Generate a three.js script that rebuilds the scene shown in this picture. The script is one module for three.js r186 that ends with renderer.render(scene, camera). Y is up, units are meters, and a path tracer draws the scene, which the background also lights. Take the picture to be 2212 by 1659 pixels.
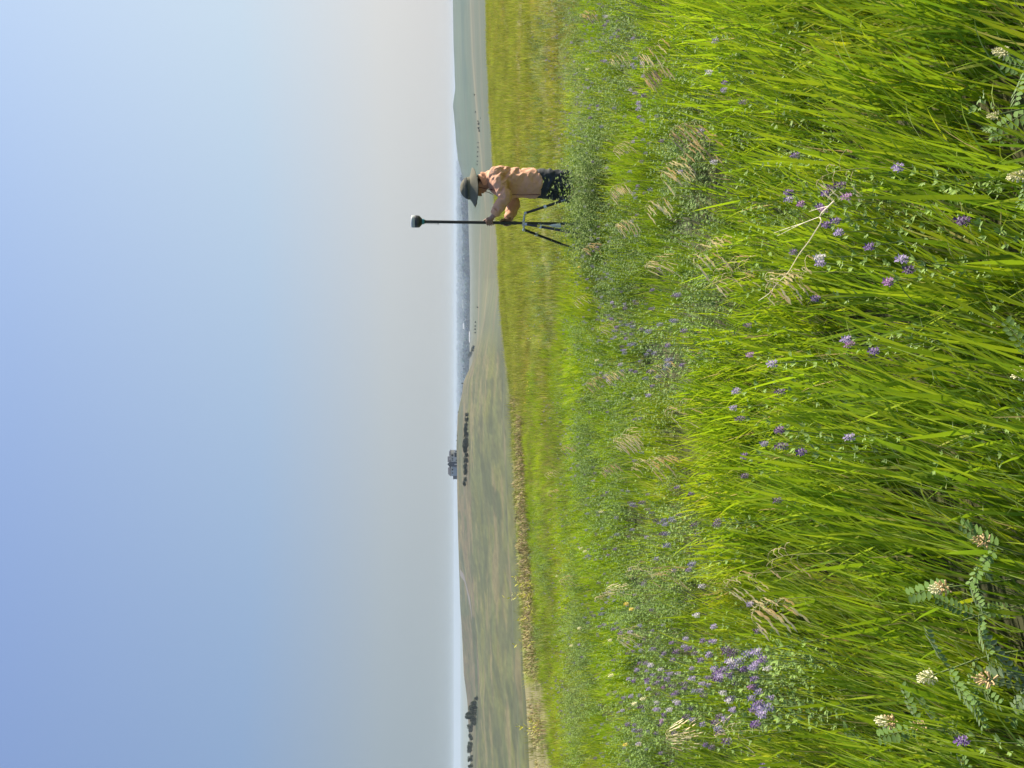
import * as THREE from 'three';
import { mergeGeometries } from 'three/addons/utils/BufferGeometryUtils.js';

// ------------------------------------------------------------------ camera, sky, sun, exposure
const EXPOSURE = 3.4;
const F = 1662, U0 = 1106, V0 = 829.5, PITCH = Math.atan(121 / 1662), EYE = 1.6;   // lens in the units of a 2212 x 1659 picture
const scene = new THREE.Scene();
const camera = new THREE.PerspectiveCamera(2 * Math.atan(V0 / F) * 180 / Math.PI, 4 / 3, 0.05, 60000);
camera.position.set(0, EYE, 0);
camera.up.set(1, 0, 0);                                   // the photograph was stored lying on its side
camera.lookAt(0, EYE - Math.sin(PITCH), -Math.cos(PITCH));
const renderer = new THREE.WebGLRenderer({ antialias: true });
renderer.setSize(1024, 768);
renderer.toneMapping = THREE.LinearToneMapping;
renderer.toneMappingExposure = EXPOSURE;
renderer.shadowMap.enabled = true;

const RAD = Math.PI / 180;
const SUN_AZ = 68 * RAD, SUN_EL = 38 * RAD;
const sunDir = new THREE.Vector3(Math.sin(SUN_AZ) * Math.cos(SUN_EL), Math.sin(SUN_EL), -Math.cos(SUN_AZ) * Math.cos(SUN_EL));
const lerp = (a, b, t) => a + (b - a) * t, clamp = (x, a, b) => Math.min(b, Math.max(a, x));
const smooth = (a, b, x) => { const t = clamp((x - a) / (b - a), 0, 1); return t * t * (3 - 2 * t); };
{
  const W = 1024, H = 512, data = new Float32Array(W * H * 4);
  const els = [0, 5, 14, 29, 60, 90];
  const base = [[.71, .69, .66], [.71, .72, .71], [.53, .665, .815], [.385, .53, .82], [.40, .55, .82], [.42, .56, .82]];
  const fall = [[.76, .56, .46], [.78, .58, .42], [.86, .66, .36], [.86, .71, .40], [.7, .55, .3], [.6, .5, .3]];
  const tab = (t, e) => { let i = 0; while (i < els.length - 2 && e > els[i + 1]) i++; const k = clamp((e - els[i]) / (els[i + 1] - els[i]), 0, 1); return [0, 1, 2].map((c) => lerp(t[i][c], t[i + 1][c], k)); };
  for (let j = 0; j < H; j++) {
    const el = ((j + .5) / H - .5) * Math.PI, e = Math.max(0, el / RAD), b = tab(base, e), f = tab(fall, e);
    for (let i = 0; i < W; i++) {
      const az = ((i + .5) / W - .5) * 2 * Math.PI, x = Math.cos(el) * Math.cos(az), y = Math.sin(Math.max(el, 0)), z = Math.cos(el) * Math.sin(az);
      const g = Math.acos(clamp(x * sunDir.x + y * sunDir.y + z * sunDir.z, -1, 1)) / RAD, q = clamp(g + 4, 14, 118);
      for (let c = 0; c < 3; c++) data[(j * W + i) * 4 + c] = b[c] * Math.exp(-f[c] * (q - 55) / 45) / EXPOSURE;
      data[(j * W + i) * 4 + 3] = 1;
    }
  }
  const t = new THREE.DataTexture(data, W, H, THREE.RGBAFormat, THREE.FloatType);
  t.mapping = THREE.EquirectangularReflectionMapping; t.magFilter = THREE.LinearFilter; t.minFilter = THREE.LinearFilter; t.needsUpdate = true;
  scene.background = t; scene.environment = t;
}
const sun = new THREE.DirectionalLight(new THREE.Color(1, .89, .72), 3.1);
sun.position.copy(sunDir).multiplyScalar(60);
sun.castShadow = true; sun.shadow.radius = 3;
Object.assign(sun.shadow.camera, { left: -40, right: 40, top: 40, bottom: -40, near: 1, far: 160 });
sun.shadow.mapSize.set(4096, 4096);
scene.add(sun, sun.target);
scene.fog = new THREE.FogExp2(new THREE.Color(.67, .82, 1.0), 0.00016);

// ------------------------------------------------------------------ helpers
let seed = 12345;
const rnd = () => { seed = (seed + 0x6d2b79f5) | 0; let t = Math.imul(seed ^ (seed >>> 15), 1 | seed); t = (t + Math.imul(t ^ (t >>> 7), 61 | t)) ^ t; return ((t ^ (t >>> 14)) >>> 0) / 4294967296; };
const rr = (a, b) => a + (b - a) * rnd(), pick = (a) => a[Math.floor(rnd() * a.length)], gauss = () => (rnd() + rnd() + rnd() - 1.5) / 1.5;
const hash = (i, j, k = 0) => { let n = Math.imul(i, 374761393) ^ Math.imul(j, 668265263) ^ Math.imul(k, 1442695041); n = Math.imul(n ^ (n >>> 13), 1274126177); return ((n ^ (n >>> 16)) >>> 0) / 4294967296; };
const noise2 = (x, y, s = 0) => { const i = Math.floor(x), j = Math.floor(y); let u = x - i, v = y - j; u = u * u * (3 - 2 * u); v = v * v * (3 - 2 * v); return lerp(lerp(hash(i, j, s), hash(i + 1, j, s), u), lerp(hash(i, j + 1, s), hash(i + 1, j + 1, s), u), v); };
const fbm = (x, y, o = 4, s = 0) => { let a = .5, t = 0, n = 0; for (let k = 0; k < o; k++) { t += a * noise2(x, y, s + k); n += a; x *= 2.03; y *= 2.03; a *= .5; } return t / n; };
const noise3 = (x, y, z) => { const k = Math.floor(z), w = z - k, q = w * w * (3 - 2 * w); return lerp(noise2(x, y, k * 7 + 1), noise2(x, y, k * 7 + 8), q); };
const V = (x, y, z) => new THREE.Vector3(x, y, z);
const std = (rgb, o = {}) => new THREE.MeshStandardMaterial({ color: new THREE.Color(...rgb), roughness: .9, side: THREE.DoubleSide, ...o });
const leafy = (rgb, o = {}) => new THREE.MeshPhysicalMaterial({ color: new THREE.Color(...rgb), roughness: .96, transmission: .42, thickness: 0, side: THREE.DoubleSide, ...o });
const names = new Map();
function numbered(n) { const k = names.get(n) ?? 0; names.set(n, k + 1); return k ? `${n}_${String(k).padStart(3, '0')}` : n; }
function shade(o) { o.traverse((m) => { if (m.isMesh) { m.castShadow = true; m.receiveShadow = true; } }); return o; }
function thing(name, label, category, pos = [0, 0, 0], turn = 0, group) {
  const o = new THREE.Group(); o.name = numbered(name); o.position.set(...pos); o.rotation.y = turn;
  o.userData = { label, category }; if (group) o.userData.group = group; scene.add(o); return o;
}
function part(name, geometry, material, parent) { const m = new THREE.Mesh(geometry, material); m.name = name; m.castShadow = m.receiveShadow = true; parent.add(m); return m; }
function copyOf(o, pos, label, group) { const c = o.clone(); c.name = numbered(o.name.replace(/_\d{3}$/, '')); c.position.set(...pos); c.userData = { ...o.userData, label }; if (group) c.userData.group = group; scene.add(c); return c; }
function structure(name, geometry, material, label) { const m = new THREE.Mesh(geometry, material); m.name = numbered(name); m.userData.kind = 'structure'; if (label) m.userData.label = label; m.receiveShadow = m.castShadow = true; scene.add(m); return m; }
function stuff(name, geometry, material, list, label, category) {   // list of { p, s, ry, rx, rz, c }
  const m = new THREE.InstancedMesh(geometry, material, list.length), d = new THREE.Object3D(), c = new THREE.Color();
  d.rotation.order = 'YXZ';
  list.forEach((q, i) => {
    d.position.set(...q.p); d.rotation.set(q.rx ?? 0, q.ry ?? 0, q.rz ?? 0); const s = q.s ?? 1; Array.isArray(s) ? d.scale.set(...s) : d.scale.setScalar(s);
    d.updateMatrix(); m.setMatrixAt(i, d.matrix); m.setColorAt(i, c.setRGB(...(q.c ?? [1, 1, 1])));
  });
  m.name = name; m.userData = { kind: 'stuff', label, category }; m.castShadow = m.receiveShadow = true; scene.add(m); return m;
}
// Collects coloured triangles.
class Tris {
  constructor() { this.p = []; this.c = []; this.i = []; }
  v(x, y, z, c) { this.p.push(x, y, z); this.c.push(...c); return this.p.length / 3 - 1; }
  tri(a, b, c) { this.i.push(a, b, c); }
  quad(a, b, c, d) { this.i.push(a, b, c, a, c, d); }
  geo(flat) { const g = new THREE.BufferGeometry(); g.setAttribute('position', new THREE.Float32BufferAttribute(this.p, 3)); g.setAttribute('color', new THREE.Float32BufferAttribute(this.c, 3)); g.setIndex(this.i); g.computeVertexNormals(); return g; }
}
// A bent ribbon: a blade of grass or a long leaf.
function blade(T, o, az, len, w, tilt, bend, c0, c1, seg = 4, twist = 0, fold = .18) {
  let x = o[0], y = o[1], z = o[2], last = null; const step = len / seg, ca = Math.cos(az), sa = Math.sin(az);
  for (let k = 0; k <= seg; k++) {
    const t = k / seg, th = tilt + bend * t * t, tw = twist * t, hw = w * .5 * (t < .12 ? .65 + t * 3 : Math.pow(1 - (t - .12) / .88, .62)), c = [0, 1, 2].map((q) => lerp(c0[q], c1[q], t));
    // across: horizontal, perpendicular to the lean, turned by the twist round the blade's run
    const dx = Math.sin(th) * ca, dy = Math.cos(th), dz = Math.sin(th) * sa, px = -sa, pz = ca, nx = -Math.cos(th) * ca, ny = Math.sin(th), nz = -Math.cos(th) * sa;
    const wx = px * Math.cos(tw) + nx * Math.sin(tw), wy = ny * Math.sin(tw), wz = pz * Math.cos(tw) + nz * Math.sin(tw);
    if (k === seg) { const a = T.v(x, y, z, c); T.tri(last[0], last[1], a); break; }
    const row = [T.v(x - wx * hw, y - wy * hw, z - wz * hw, c), T.v(x + wx * hw, y + wy * hw, z + wz * hw, c)];
    if (last) T.quad(last[0], last[1], row[1], row[0]);
    last = row; x += dx * step; y += dy * step; z += dz * step;
  }
  return [x, y, z];
}
function tubeGeo(pts, r0, r1, radial = 5, seg) {
  const curve = new THREE.CatmullRomCurve3(pts.map((p) => V(...p))), n = seg ?? Math.max(2, pts.length * 2), g = new THREE.TubeGeometry(curve, n, 1, radial), p = g.attributes.position;
  for (let i = 0; i <= n; i++) { const c = curve.getPointAt(i / n), r = lerp(r0, r1, i / n); for (let j = 0; j <= radial; j++) { const k = i * (radial + 1) + j; p.setXYZ(k, c.x + (p.getX(k) - c.x) * r, c.y + (p.getY(k) - c.y) * r, c.z + (p.getZ(k) - c.z) * r); } }
  return g;
}
function bar(a, b, r0, r1 = r0, n = 14) { const d = V(...b).sub(V(...a)), g = new THREE.CylinderGeometry(r1, r0, d.length(), n); g.applyQuaternion(new THREE.Quaternion().setFromUnitVectors(V(0, 1, 0), d.clone().normalize())); g.translate((a[0] + b[0]) / 2, (a[1] + b[1]) / 2, (a[2] + b[2]) / 2); return g; }
function box(x0, x1, y0, y1, z0, z1) { const g = new THREE.BoxGeometry(x1 - x0, y1 - y0, z1 - z0); g.translate((x0 + x1) / 2, (y0 + y1) / 2, (z0 + z1) / 2); return g; }
const merged = (list) => mergeGeometries(list.map((g) => { const q = g.index ? g.toNonIndexed() : g; for (const k of Object.keys(q.attributes)) if (k !== 'position' && k !== 'normal') q.deleteAttribute(k); return q; }));

// ------------------------------------------------------------------ the lie of the land
// Each row: bearing (as a picture column of the 2212 x 1659 picture), then [distance, picture line] pairs that give the slope towards it.
const LAND = [
  [1659, [200, 1122], [280, 1076], [360, 1046], [430, 1024], [520, 1021], [650, 1017], [950, 1030], [2600, 1016]],
  [1530, [200, 1116], [280, 1070], [340, 1042], [430, 1029], [540, 1022], [650, 1011], [950, 1028], [2600, 1016]],
  [1450, [200, 1109], [300, 1055], [430, 1028], [520, 1017], [620, 1002], [950, 1024], [2600, 1016]],
  [1300, [200, 1105], [300, 1050], [420, 1018], [500, 1008], [600, 994], [950, 1018], [2600, 1016]],
  [1150, [200, 1097], [300, 1046], [400, 1013], [560, 990], [900, 1014], [2600, 1014]],
  [1034, [200, 1093], [300, 1036], [380, 1009], [460, 998], [535, 987.5], [850, 1010], [2600, 1014]],
  [970, [200, 1090], [300, 1032], [380, 1008], [460, 997], [535, 986.5], [850, 1010], [2600, 1012]],
  [900, [200, 1087], [300, 1031], [400, 1004], [560, 989.5], [850, 1010], [2600, 1010]],
  [830, [200, 1088], [300, 1036], [400, 1008.5], [600, 1001], [900, 1014], [1500, 1013], [2600, 1010]],
  [771, [200, 1088], [300, 1043], [370, 1024.5], [500, 1025], [700, 1024], [1400, 1020], [2600, 1010]],
  [704, [200, 1088], [290, 1056], [340, 1042], [600, 1033], [1000, 1025], [1800, 1017], [2600, 1010]],
  [600, [220, 1086], [350, 1061], [500, 1042], [900, 1030], [2000, 1016], [2600, 1010]],
  [480, [250, 1078], [400, 1053], [600, 1037], [1000, 1026], [2000, 1012.5], [2600, 1010]],
  [415, [250, 1074], [380, 1052], [600, 1035], [1000, 1020], [1500, 1012], [2600, 1010]],
  [370, [230, 1070], [320, 1052], [500, 1037], [800, 1020], [1250, 1001], [1450, 996], [1800, 1010], [2600, 1010]],
  [343, [230, 1066], [320, 1050], [500, 1037], [800, 1019], [1200, 997], [1400, 989], [1800, 1006], [2600, 1010]],
  [301, [230, 1062], [330, 1048], [520, 1036], [800, 1017], [1180, 992], [1360, 984.5], [1800, 1004], [2600, 1010]],
  [254, [230, 1060], [330, 1047], [520, 1035], [800, 1014], [1150, 991], [1330, 981], [1800, 1002], [2600, 1010]],
  [231, [230, 1058], [330, 1046], [520, 1034], [800, 1013], [1150, 990], [1320, 978.5], [1800, 1000], [2600, 1010]],
  [192, [230, 1057], [330, 1045], [520, 1032], [800, 1012], [1150, 991], [1320, 983], [1800, 1000], [2600, 1010]],
  [162, [230, 1056], [330, 1044], [520, 1031], [800, 1011], [1150, 990], [1320, 982], [1800, 1000], [2600, 1010]],
  [80, [230, 1053], [330, 1042], [540, 1027], [850, 1005], [1150, 988], [1320, 979.5], [1800, 1000], [2600, 1010]],
  [0, [230, 1050], [330, 1040], [560, 1025], [900, 1000], [1150, 986], [1320, 978.5], [1800, 1000], [2600, 1010]],
].map(([v, ...k]) => ({ az: Math.atan((V0 - v) / F), k: k.map(([r, u]) => { const U = U0 - u; return [Math.log(r), (U * Math.cos(PITCH) - F * Math.sin(PITCH)) / (F * Math.cos(PITCH) + U * Math.sin(PITCH)) * Math.cos(Math.atan((V0 - v) / F))]; }) }));
LAND.sort((a, b) => a.az - b.az);
const CREST = [[1659, 17.2], [1500, 17.6], [1300, 18.5], [1100, 19.5], [900, 21], [830, 22.5], [700, 27], [400, 35], [200, 45], [0, 54]].map(([v, r]) => [Math.atan((V0 - v) / F), r]).sort((a, b) => a[0] - b[0]);
function crest(az) { const T = CREST; if (az <= T[0][0]) return T[0][1]; if (az >= T.at(-1)[0]) return T.at(-1)[1]; let i = 0; while (az > T[i + 1][0]) i++; return lerp(T[i][1], T[i + 1][1], (az - T[i][0]) / (T[i + 1][0] - T[i][0])); }
function slopeAt(k, lr) {   // monotone-ish cubic through the pairs
  if (lr <= k[0][0]) return k[0][1]; if (lr >= k.at(-1)[0]) return k.at(-1)[1];
  let i = 0; while (lr > k[i + 1][0]) i++;
  const t = (lr - k[i][0]) / (k[i + 1][0] - k[i][0]), h = k[i + 1][0] - k[i][0];
  const d = (a, b) => (k[b][1] - k[a][1]) / (k[b][0] - k[a][0]), s = d(i, i + 1);
  const m = (j) => { if (j <= 0 || j >= k.length - 1) return s; const a = d(j - 1, j), b = d(j, j + 1); return a * b <= 0 ? 0 : 2 * a * b / (a + b); };
  const m0 = m(i) * h, m1 = m(i + 1) * h, t2 = t * t, t3 = t2 * t;
  return k[i][1] * (2 * t3 - 3 * t2 + 1) + m0 * (t3 - 2 * t2 + t) + k[i + 1][1] * (3 * t2 - 2 * t3) + m1 * (t3 - t2);
}
function meadowY(r, x, z) { return (r < 14 ? -.0235 * r : -.329 - .0036 * (r - 14)) + (fbm(x * .35 + 9, z * .35, 3, 3) - .5) * .10 * smooth(1, 5, r) ; }
function landY(x, z) {
  const r = Math.hypot(x, z); let az = Math.atan2(x, -z);
  const rc = crest(clamp(az, -.6, .6)), back = smooth(1.0, 1.6, Math.abs(az));
  const near = meadowY(Math.min(r, rc * 1.5), x, z);
  if (r <= rc || back >= 1) return near;
  const a = clamp(az, LAND[0].az, LAND.at(-1).az); let i = 0; while (i < LAND.length - 2 && a > LAND[i + 1].az) i++;
  let t = clamp((a - LAND[i].az) / (LAND[i + 1].az - LAND[i].az), 0, 1); t = lerp(t, t * t * (3 - 2 * t), .5);
  const lr = Math.log(r), far = EYE + r * lerp(slopeAt(LAND[i].k, lr), slopeAt(LAND[i + 1].k, lr), t);
  let y;
  if (r < 190) { // beyond the brow the ground falls out of sight, then meets the slopes
    const yc = meadowY(rc, x, z), d = r - rc, drop = yc - .012 * d - .0022 * d * d;
    const r2 = 190, l2 = Math.log(r2), y2 = EYE + r2 * lerp(slopeAt(LAND[i].k, l2), slopeAt(LAND[i + 1].k, l2), t) - .3;
    const q = smooth(rc + 2, 190, r); y = Math.min(lerp(yc - .03 * d, y2, q), Math.max(drop, y2 - 4));
    y = lerp(y, far, smooth(150, 190, r));
  } else y = far;
  if (r > 2500) y = lerp(y, -37, smooth(2500, 4200, r));
  const rough = (fbm(x / 60, z / 60, 3, 21) - .5) * clamp(r / 500, 0, 1) * 1.2 + (fbm(x / 170, z / 170, 3, 23) - .5) * 3.2 * smooth(550, 900, r) * (1 - smooth(1150, 1300, r));
  return lerp(y + (r > 60 ? rough : 0), near, back);
}
// Where the line of sight through a picture point comes within h of the ground.
function spot(u, v, h = 0) {
  const X = V0 - v, U = U0 - u, y = (U * Math.cos(PITCH) - F * Math.sin(PITCH)), z = -(F * Math.cos(PITCH) + U * Math.sin(PITCH));
  const g = (s) => EYE + y * s - landY(X * s, z * s) - h; let a = .3 / F, b = a;
  for (let k = 0; k < 900; k++) { b = a * 1.012; if (g(b) < 0) break; a = b; }
  for (let k = 0; k < 30; k++) { const m = (a + b) / 2; g(m) < 0 ? b = m : a = m; }
  return [X * a, landY(X * a, z * a), z * a];
}
function atDistance(u, v, d) { const X = V0 - v, U = U0 - u, y = (U * Math.cos(PITCH) - F * Math.sin(PITCH)), z = (F * Math.cos(PITCH) + U * Math.sin(PITCH)), s = d / z; return [X * s, EYE + y * s, -d]; }
function pictureOf(x, y, z) { const dy = y - EYE, d = -z, c = Math.cos(PITCH), s = Math.sin(PITCH), zz = d * c - dy * s, yy = dy * c + d * s; return [U0 - F * yy / zz, V0 - F * x / zz]; }

// Ground cover colours by place (u and v say where a point of the slope lies; r its distance).
const mix3 = (a, b, t) => [lerp(a[0], b[0], t), lerp(a[1], b[1], t), lerp(a[2], b[2], t)];
const band = (x, a, b, f) => smooth(a - f, a + f, x) * (1 - smooth(b - f, b + f, x));
const curveAt = (pts, v) => { if (v <= pts[0][0]) return pts[0][1]; if (v >= pts.at(-1)[0]) return pts.at(-1)[1]; let i = 0; while (v > pts[i + 1][0]) i++; return lerp(pts[i][1], pts[i + 1][1], (v - pts[i][0]) / (pts[i + 1][0] - pts[i][0])); };
const C = { olive: [.20, .22, .056], sage: [.175, .21, .070], tan: [.225, .19, .11], dry: [.27, .225, .115], field: [.195, .168, .085], deep: [.065, .10, .04], lawn: [.115, .155, .085], road: [.2, .2, .19], soil: [.045, .05, .02], pale: [.058, .085, .052], thatch: [.085, .085, .03] };
function coverLeft(v, u, x, z, r) {
  const n = fbm(x / 18, z / 18, 4, 31), n2 = fbm(x / 4, z / 4, 3, 35), streak = fbm(x / 60 + 4, z / 9, 4, 41);
  let c = mix3(C.olive, C.sage, smooth(.35, .65, n));
  c = mix3(c, C.dry, smooth(.5, .75, streak) * .55);
  c = mix3(c, C.deep, smooth(.56, .75, fbm(x / 35, z / 22, 3, 51)) * .3);
  const top = curveAt([[700, 1041], [771, 1031], [830, 1014], [900, 1008], [1050, 1016], [1150, 1019], [1300, 1024], [1450, 1034], [1550, 1036], [1659, 1030]], v), e = (u - top) / 4;
  c = mix3(c, C.tan, band(u, top - 2.5, top + 1.5, 1.2) * smooth(.3, .6, fbm(x / 25, z / 25, 2, 61)) * .9);
  if (e < 0) {                                  // the upper ground: stubble, lawn, track
    c = mix3(C.field, C.tan, smooth(.35, .7, streak));
    c = mix3(c, C.olive, smooth(.5, .8, n) * .5);
    if (v > 1035 && v < 1240) c = mix3(c, [.215, .18, .095], .6);
    const lawn = band(v, 870, 1040, 8) * band(u, 990.5, 998 + (970 - v) * .02, 1); c = mix3(c, [.08, .13, .065], lawn * .9);
    const paddock = band(v, 1185, 1332, 6) * band(u, 980, curveAt([[1185, 998], [1240, 1008], [1332, 1014]], v), 1); c = mix3(c, C.lawn, paddock);
    const far = smooth(1325, 1340, v); c = mix3(c, mix3(C.field, [.18, .155, .095], smooth(.4, .6, streak)), far);
    const hedge = far * band(u, top - 8, top - 2.5, 1); c = mix3(c, [.07, .115, .05], hedge);
  }
  c = mix3(c, [.125, .15, .06], smooth(.48, .62, fbm(x / 7, z / 14, 3, 57)) * .8); c = mix3(c, [.30, .255, .12], smooth(.54, .68, fbm(x / 16 + 9, z / 14, 3, 59)) * .7); c = mix3(c, [.09, .12, .045], smooth(.6, .7, fbm(x / 12, z / 20, 3, 63)) * .8);
  const k = .53 * (.68 + .64 * n2) * (.75 + .5 * fbm(x / 1.3, z / 1.3, 2, 37)); return c.map((q) => q * k);
}
function coverRight(v, u, x, z, r) {
  const n = fbm(x / 120, z / 120, 4, 71), s = fbm(x / 260 + 3, z / 90, 4, 75);
  let c = mix3([.02, .064, .042], [.036, .082, .046], smooth(.35, .65, n));
  const foot = curveAt([[0, 1014], [120, 1018], [200, 1024], [300, 1033], [420, 1044], [600, 1060]], v);
  c = mix3(c, mix3(C.pale, [.085, .095, .058], smooth(.45, .7, s)), smooth(foot - 14, foot + 4, u));
  c = mix3(c, [.07, .10, .06], smooth(.55, .72, fbm(x / 70, z / 70, 3, 79)) * .5);
  c = mix3(c, C.tan, band(u, foot + 1, foot + 4, 1.2) * .45 * smooth(.4, .6, n));
  return c.map((q) => q * (.85 + .3 * fbm(x / 12, z / 12, 2, 83)));
}
function coverMid(v, u, x, z, r) {
  const s = fbm(x / 70 + 3, z / 16, 4, 91), n = fbm(x / 40, z / 40, 3, 95);
  let c = mix3([.125, .145, .07], [.16, .15, .085], smooth(.42, .68, s));
  c = mix3(c, [.09, .12, .07], smooth(.55, .7, fbm(x / 90, z / 20, 3, 97)) * .6);
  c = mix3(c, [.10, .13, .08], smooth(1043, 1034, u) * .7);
  const a = curveAt([[400, 1066], [550, 1058], [620, 1052], [690, 1046], [760, 1032]], v), b = curveAt([[400, 1040], [600, 1034.5], [700, 1033], [760, 1030]], v);
  c = mix3(c, C.tan, band(u, a - 1.2, a + .8, .7) * .7); c = mix3(c, [.27, .21, .14], band(u, b - .5, b + 1.5, .8) * .6);
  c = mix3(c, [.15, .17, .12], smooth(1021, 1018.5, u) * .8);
  return c.map((q) => q * .8 * (.8 + .4 * fbm(x / 5, z / 5, 2, 99)));
}
function cover(x, y, z) {
  const r = Math.hypot(x, z), [u, v] = z < -1 ? pictureOf(x, y, z) : [1100, x > 0 ? 0 : 1659], L = smooth(690, 790, v), R = 1 - smooth(400, 520, v);
  if (r > 2600) { const n = fbm(x / 500, z / 900, 3, 101); return mix3([.09, .12, .08], [.13, .145, .10], smooth(.45, .6, n)); }
  let c = L < 1 ? coverMid(v, u, x, z, r) : [0, 0, 0];
  if (L > 0) c = mix3(c, coverLeft(v, u, x, z, r), L); if (R > 0) c = mix3(c, coverRight(v, u, x, z, r), R);
  return c.map((q) => q * .78);
}
function sheet(azs, rOf, color, yOf = landY) {   // a polar sheet of ground
  const T = new Tris(), nr = rOf(0).length;
  azs.forEach((az) => rOf(az).forEach((r) => { const x = Math.sin(az) * r, z = -Math.cos(az) * r, y = yOf(x, z); T.v(x, y, z, color(x, y, z, r, az)); }));
  for (let i = 0; i + 1 < azs.length; i++) for (let j = 0; j + 1 < nr; j++) { const a = i * nr + j, b = a + nr; T.quad(a, a + 1, b + 1, b); }
  return T.geo();
}
const steps = (a, b, n) => Array.from({ length: n + 1 }, (_, i) => lerp(a, b, i / n)), logSteps = (a, b, n) => steps(Math.log(a), Math.log(b), n).map(Math.exp);
const ground = new THREE.MeshStandardMaterial({ vertexColors: true, roughness: 1, side: THREE.DoubleSide });
const VIEW = 31 * RAD, az0 = LAND[0].az;
const joints = { L: Math.atan((V0 - 740) / F), R: Math.atan((V0 - 450) / F) };
structure('meadow_ground', sheet([...steps(-Math.PI, -VIEW, 60), ...steps(-VIEW, VIEW, 240).slice(1, -1), ...steps(VIEW, Math.PI, 60)], (az) => { const rc = crest(clamp(az, -.6, .6)); return [0.01, ...logSteps(.4, rc * 1.6, 90)]; },
  (x, y, z, r, az) => { const n = fbm(x * 3, z * 3, 3, 5), t = mix3(C.soil, C.thatch, smooth(.35, .7, n)), far = smooth(10, 16, r); if (z < 0 && az < Math.atan((V0 - 1450) / F)) { const q = smooth(.95, .985, r / crest(clamp(az, -.6, .6))) * smooth(Math.atan((V0 - 1450) / F), Math.atan((V0 - 1500) / F), az); if (q > 0) return mix3([.17, .2, .05], [.17 + .05 * n, .155 + .04 * n, .075], q); } return mix3(t, mix3([.17, .21, .04], [.21, .19, .08], smooth(.4, .65, fbm(x * .5, z * .5, 3, 6))), far); }), ground);
const rFar = (az) => logSteps(crest(clamp(az, -.6, .6)) * 1.6, 2600, 260);
const sector = (a, b) => sheet(steps(a, b, Math.max(40, Math.round((b - a) / RAD * 11))), rFar, cover);
structure('hillside', sector(-VIEW, joints.L), ground, 'olive grass hillside rising to the house on the skyline');
structure('valley_floor', sector(joints.L, joints.R), ground, 'pale green valley floor crossed by tan streaks');
structure('hill', sector(joints.R, VIEW), ground, 'long hazy hill behind the person');
structure('open_land', sheet([...steps(VIEW, Math.PI, 60), ...steps(Math.PI, 2 * Math.PI - VIEW, 60).slice(1)], (az) => { const a = az > Math.PI ? az - 2 * Math.PI : az; return logSteps(crest(clamp(a, -.6, .6)) * 1.6, 2600, 60); }, cover), ground, 'open grassland around the meadow');
structure('plain', sheet([...steps(-Math.PI, -VIEW, 40), ...steps(-VIEW, VIEW, 160).slice(1), ...steps(VIEW, Math.PI, 40).slice(1)], () => logSteps(2600, 7600, 40), cover), ground, 'flat hazy plain reaching the horizon');

// ------------------------------------------------------------------ meadow grass
const G = { lush: [.34, .50, .014], mid: [.22, .38, .014], deep: [.08, .18, .012], yellow: [.50, .57, .022], dead: [.55, .43, .22], blue: [.155, .255, .058], leaf: [.19, .32, .042], leafDark: [.115, .215, .034] };
const grassMat = leafy([1, 1, 1], { vertexColors: true, transmission: .5, specularIntensity: .3 }), glossMat = std([1, 1, 1], { vertexColors: true, roughness: .55 }), leafMat = leafy([1, 1, 1], { vertexColors: true, transmission: .3, roughness: .8 });
const grassTone = () => { const q = rnd(); return q < .40 ? mix3(G.lush, G.mid, rnd()) : q < .72 ? mix3(G.mid, G.deep, rnd()) : q < .985 ? mix3(G.lush, G.yellow, rnd()) : G.dead; };
function tuft(culms, spread, hgt, len, wid, tone = grassTone, seg = 4) {
  const T = new Tris();
  for (let i = 0; i < culms; i++) {
    const a = rr(0, 6.28), q = spread * Math.sqrt(rnd()), H = rr(...hgt), laz = gauss() * 1.1, lt = rr(.02, .26), c = tone(), o = [Math.cos(a) * q, -.02, Math.sin(a) * q];
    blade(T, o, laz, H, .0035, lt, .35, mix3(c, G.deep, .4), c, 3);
    const n = 5 + Math.floor(rnd() * 3);
    for (let k = 0; k < n; k++) {
      const t = (k + rnd()) / n, th = lt + .35 * t * t * .5, y = H * t, side = (k % 2 ? 1 : -1) * rr(.15, 1.1), tt = rnd() < .02 ? G.dead : mix3(c, tone(), .45), l = rr(...len) * (t > .85 ? .8 : 1);
      blade(T, [o[0] + Math.sin(th) * Math.cos(laz) * y, o[1] + Math.cos(th) * y, o[2] + Math.sin(th) * Math.sin(laz) * y], laz + side, l, rr(...wid) * (tt === G.dead ? .45 : 1), rr(.10, .70), rr(.1, rnd() < .25 ? 1.4 : .7), tt, rnd() < .05 ? mix3(tt, G.dead, rr(.3, .8)) : mix3(tt, G.yellow, rr(0, .3)), seg, gauss() * .9);
    }
  }
  return T.geo();
}
function fineTuft(n, spread, len, wid, tone, seg) {
  const T = new Tris();
  for (let i = 0; i < n; i++) { const a = rr(0, 6.28), q = spread * Math.sqrt(rnd()), c = tone(); blade(T, [Math.cos(a) * q, -.03, Math.sin(a) * q], a + gauss() * .9, rr(...len), rr(...wid), rr(.02, .5), rr(.1, .9), c, mix3(c, G.yellow, rr(0, .3)), seg, gauss()); }
  return T.geo();
}
const inFrame = (x, z, pad = 4 * RAD) => Math.abs(Math.atan2(x, -z)) < 26.6 * RAD + pad + .5 / Math.hypot(x, z);
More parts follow.
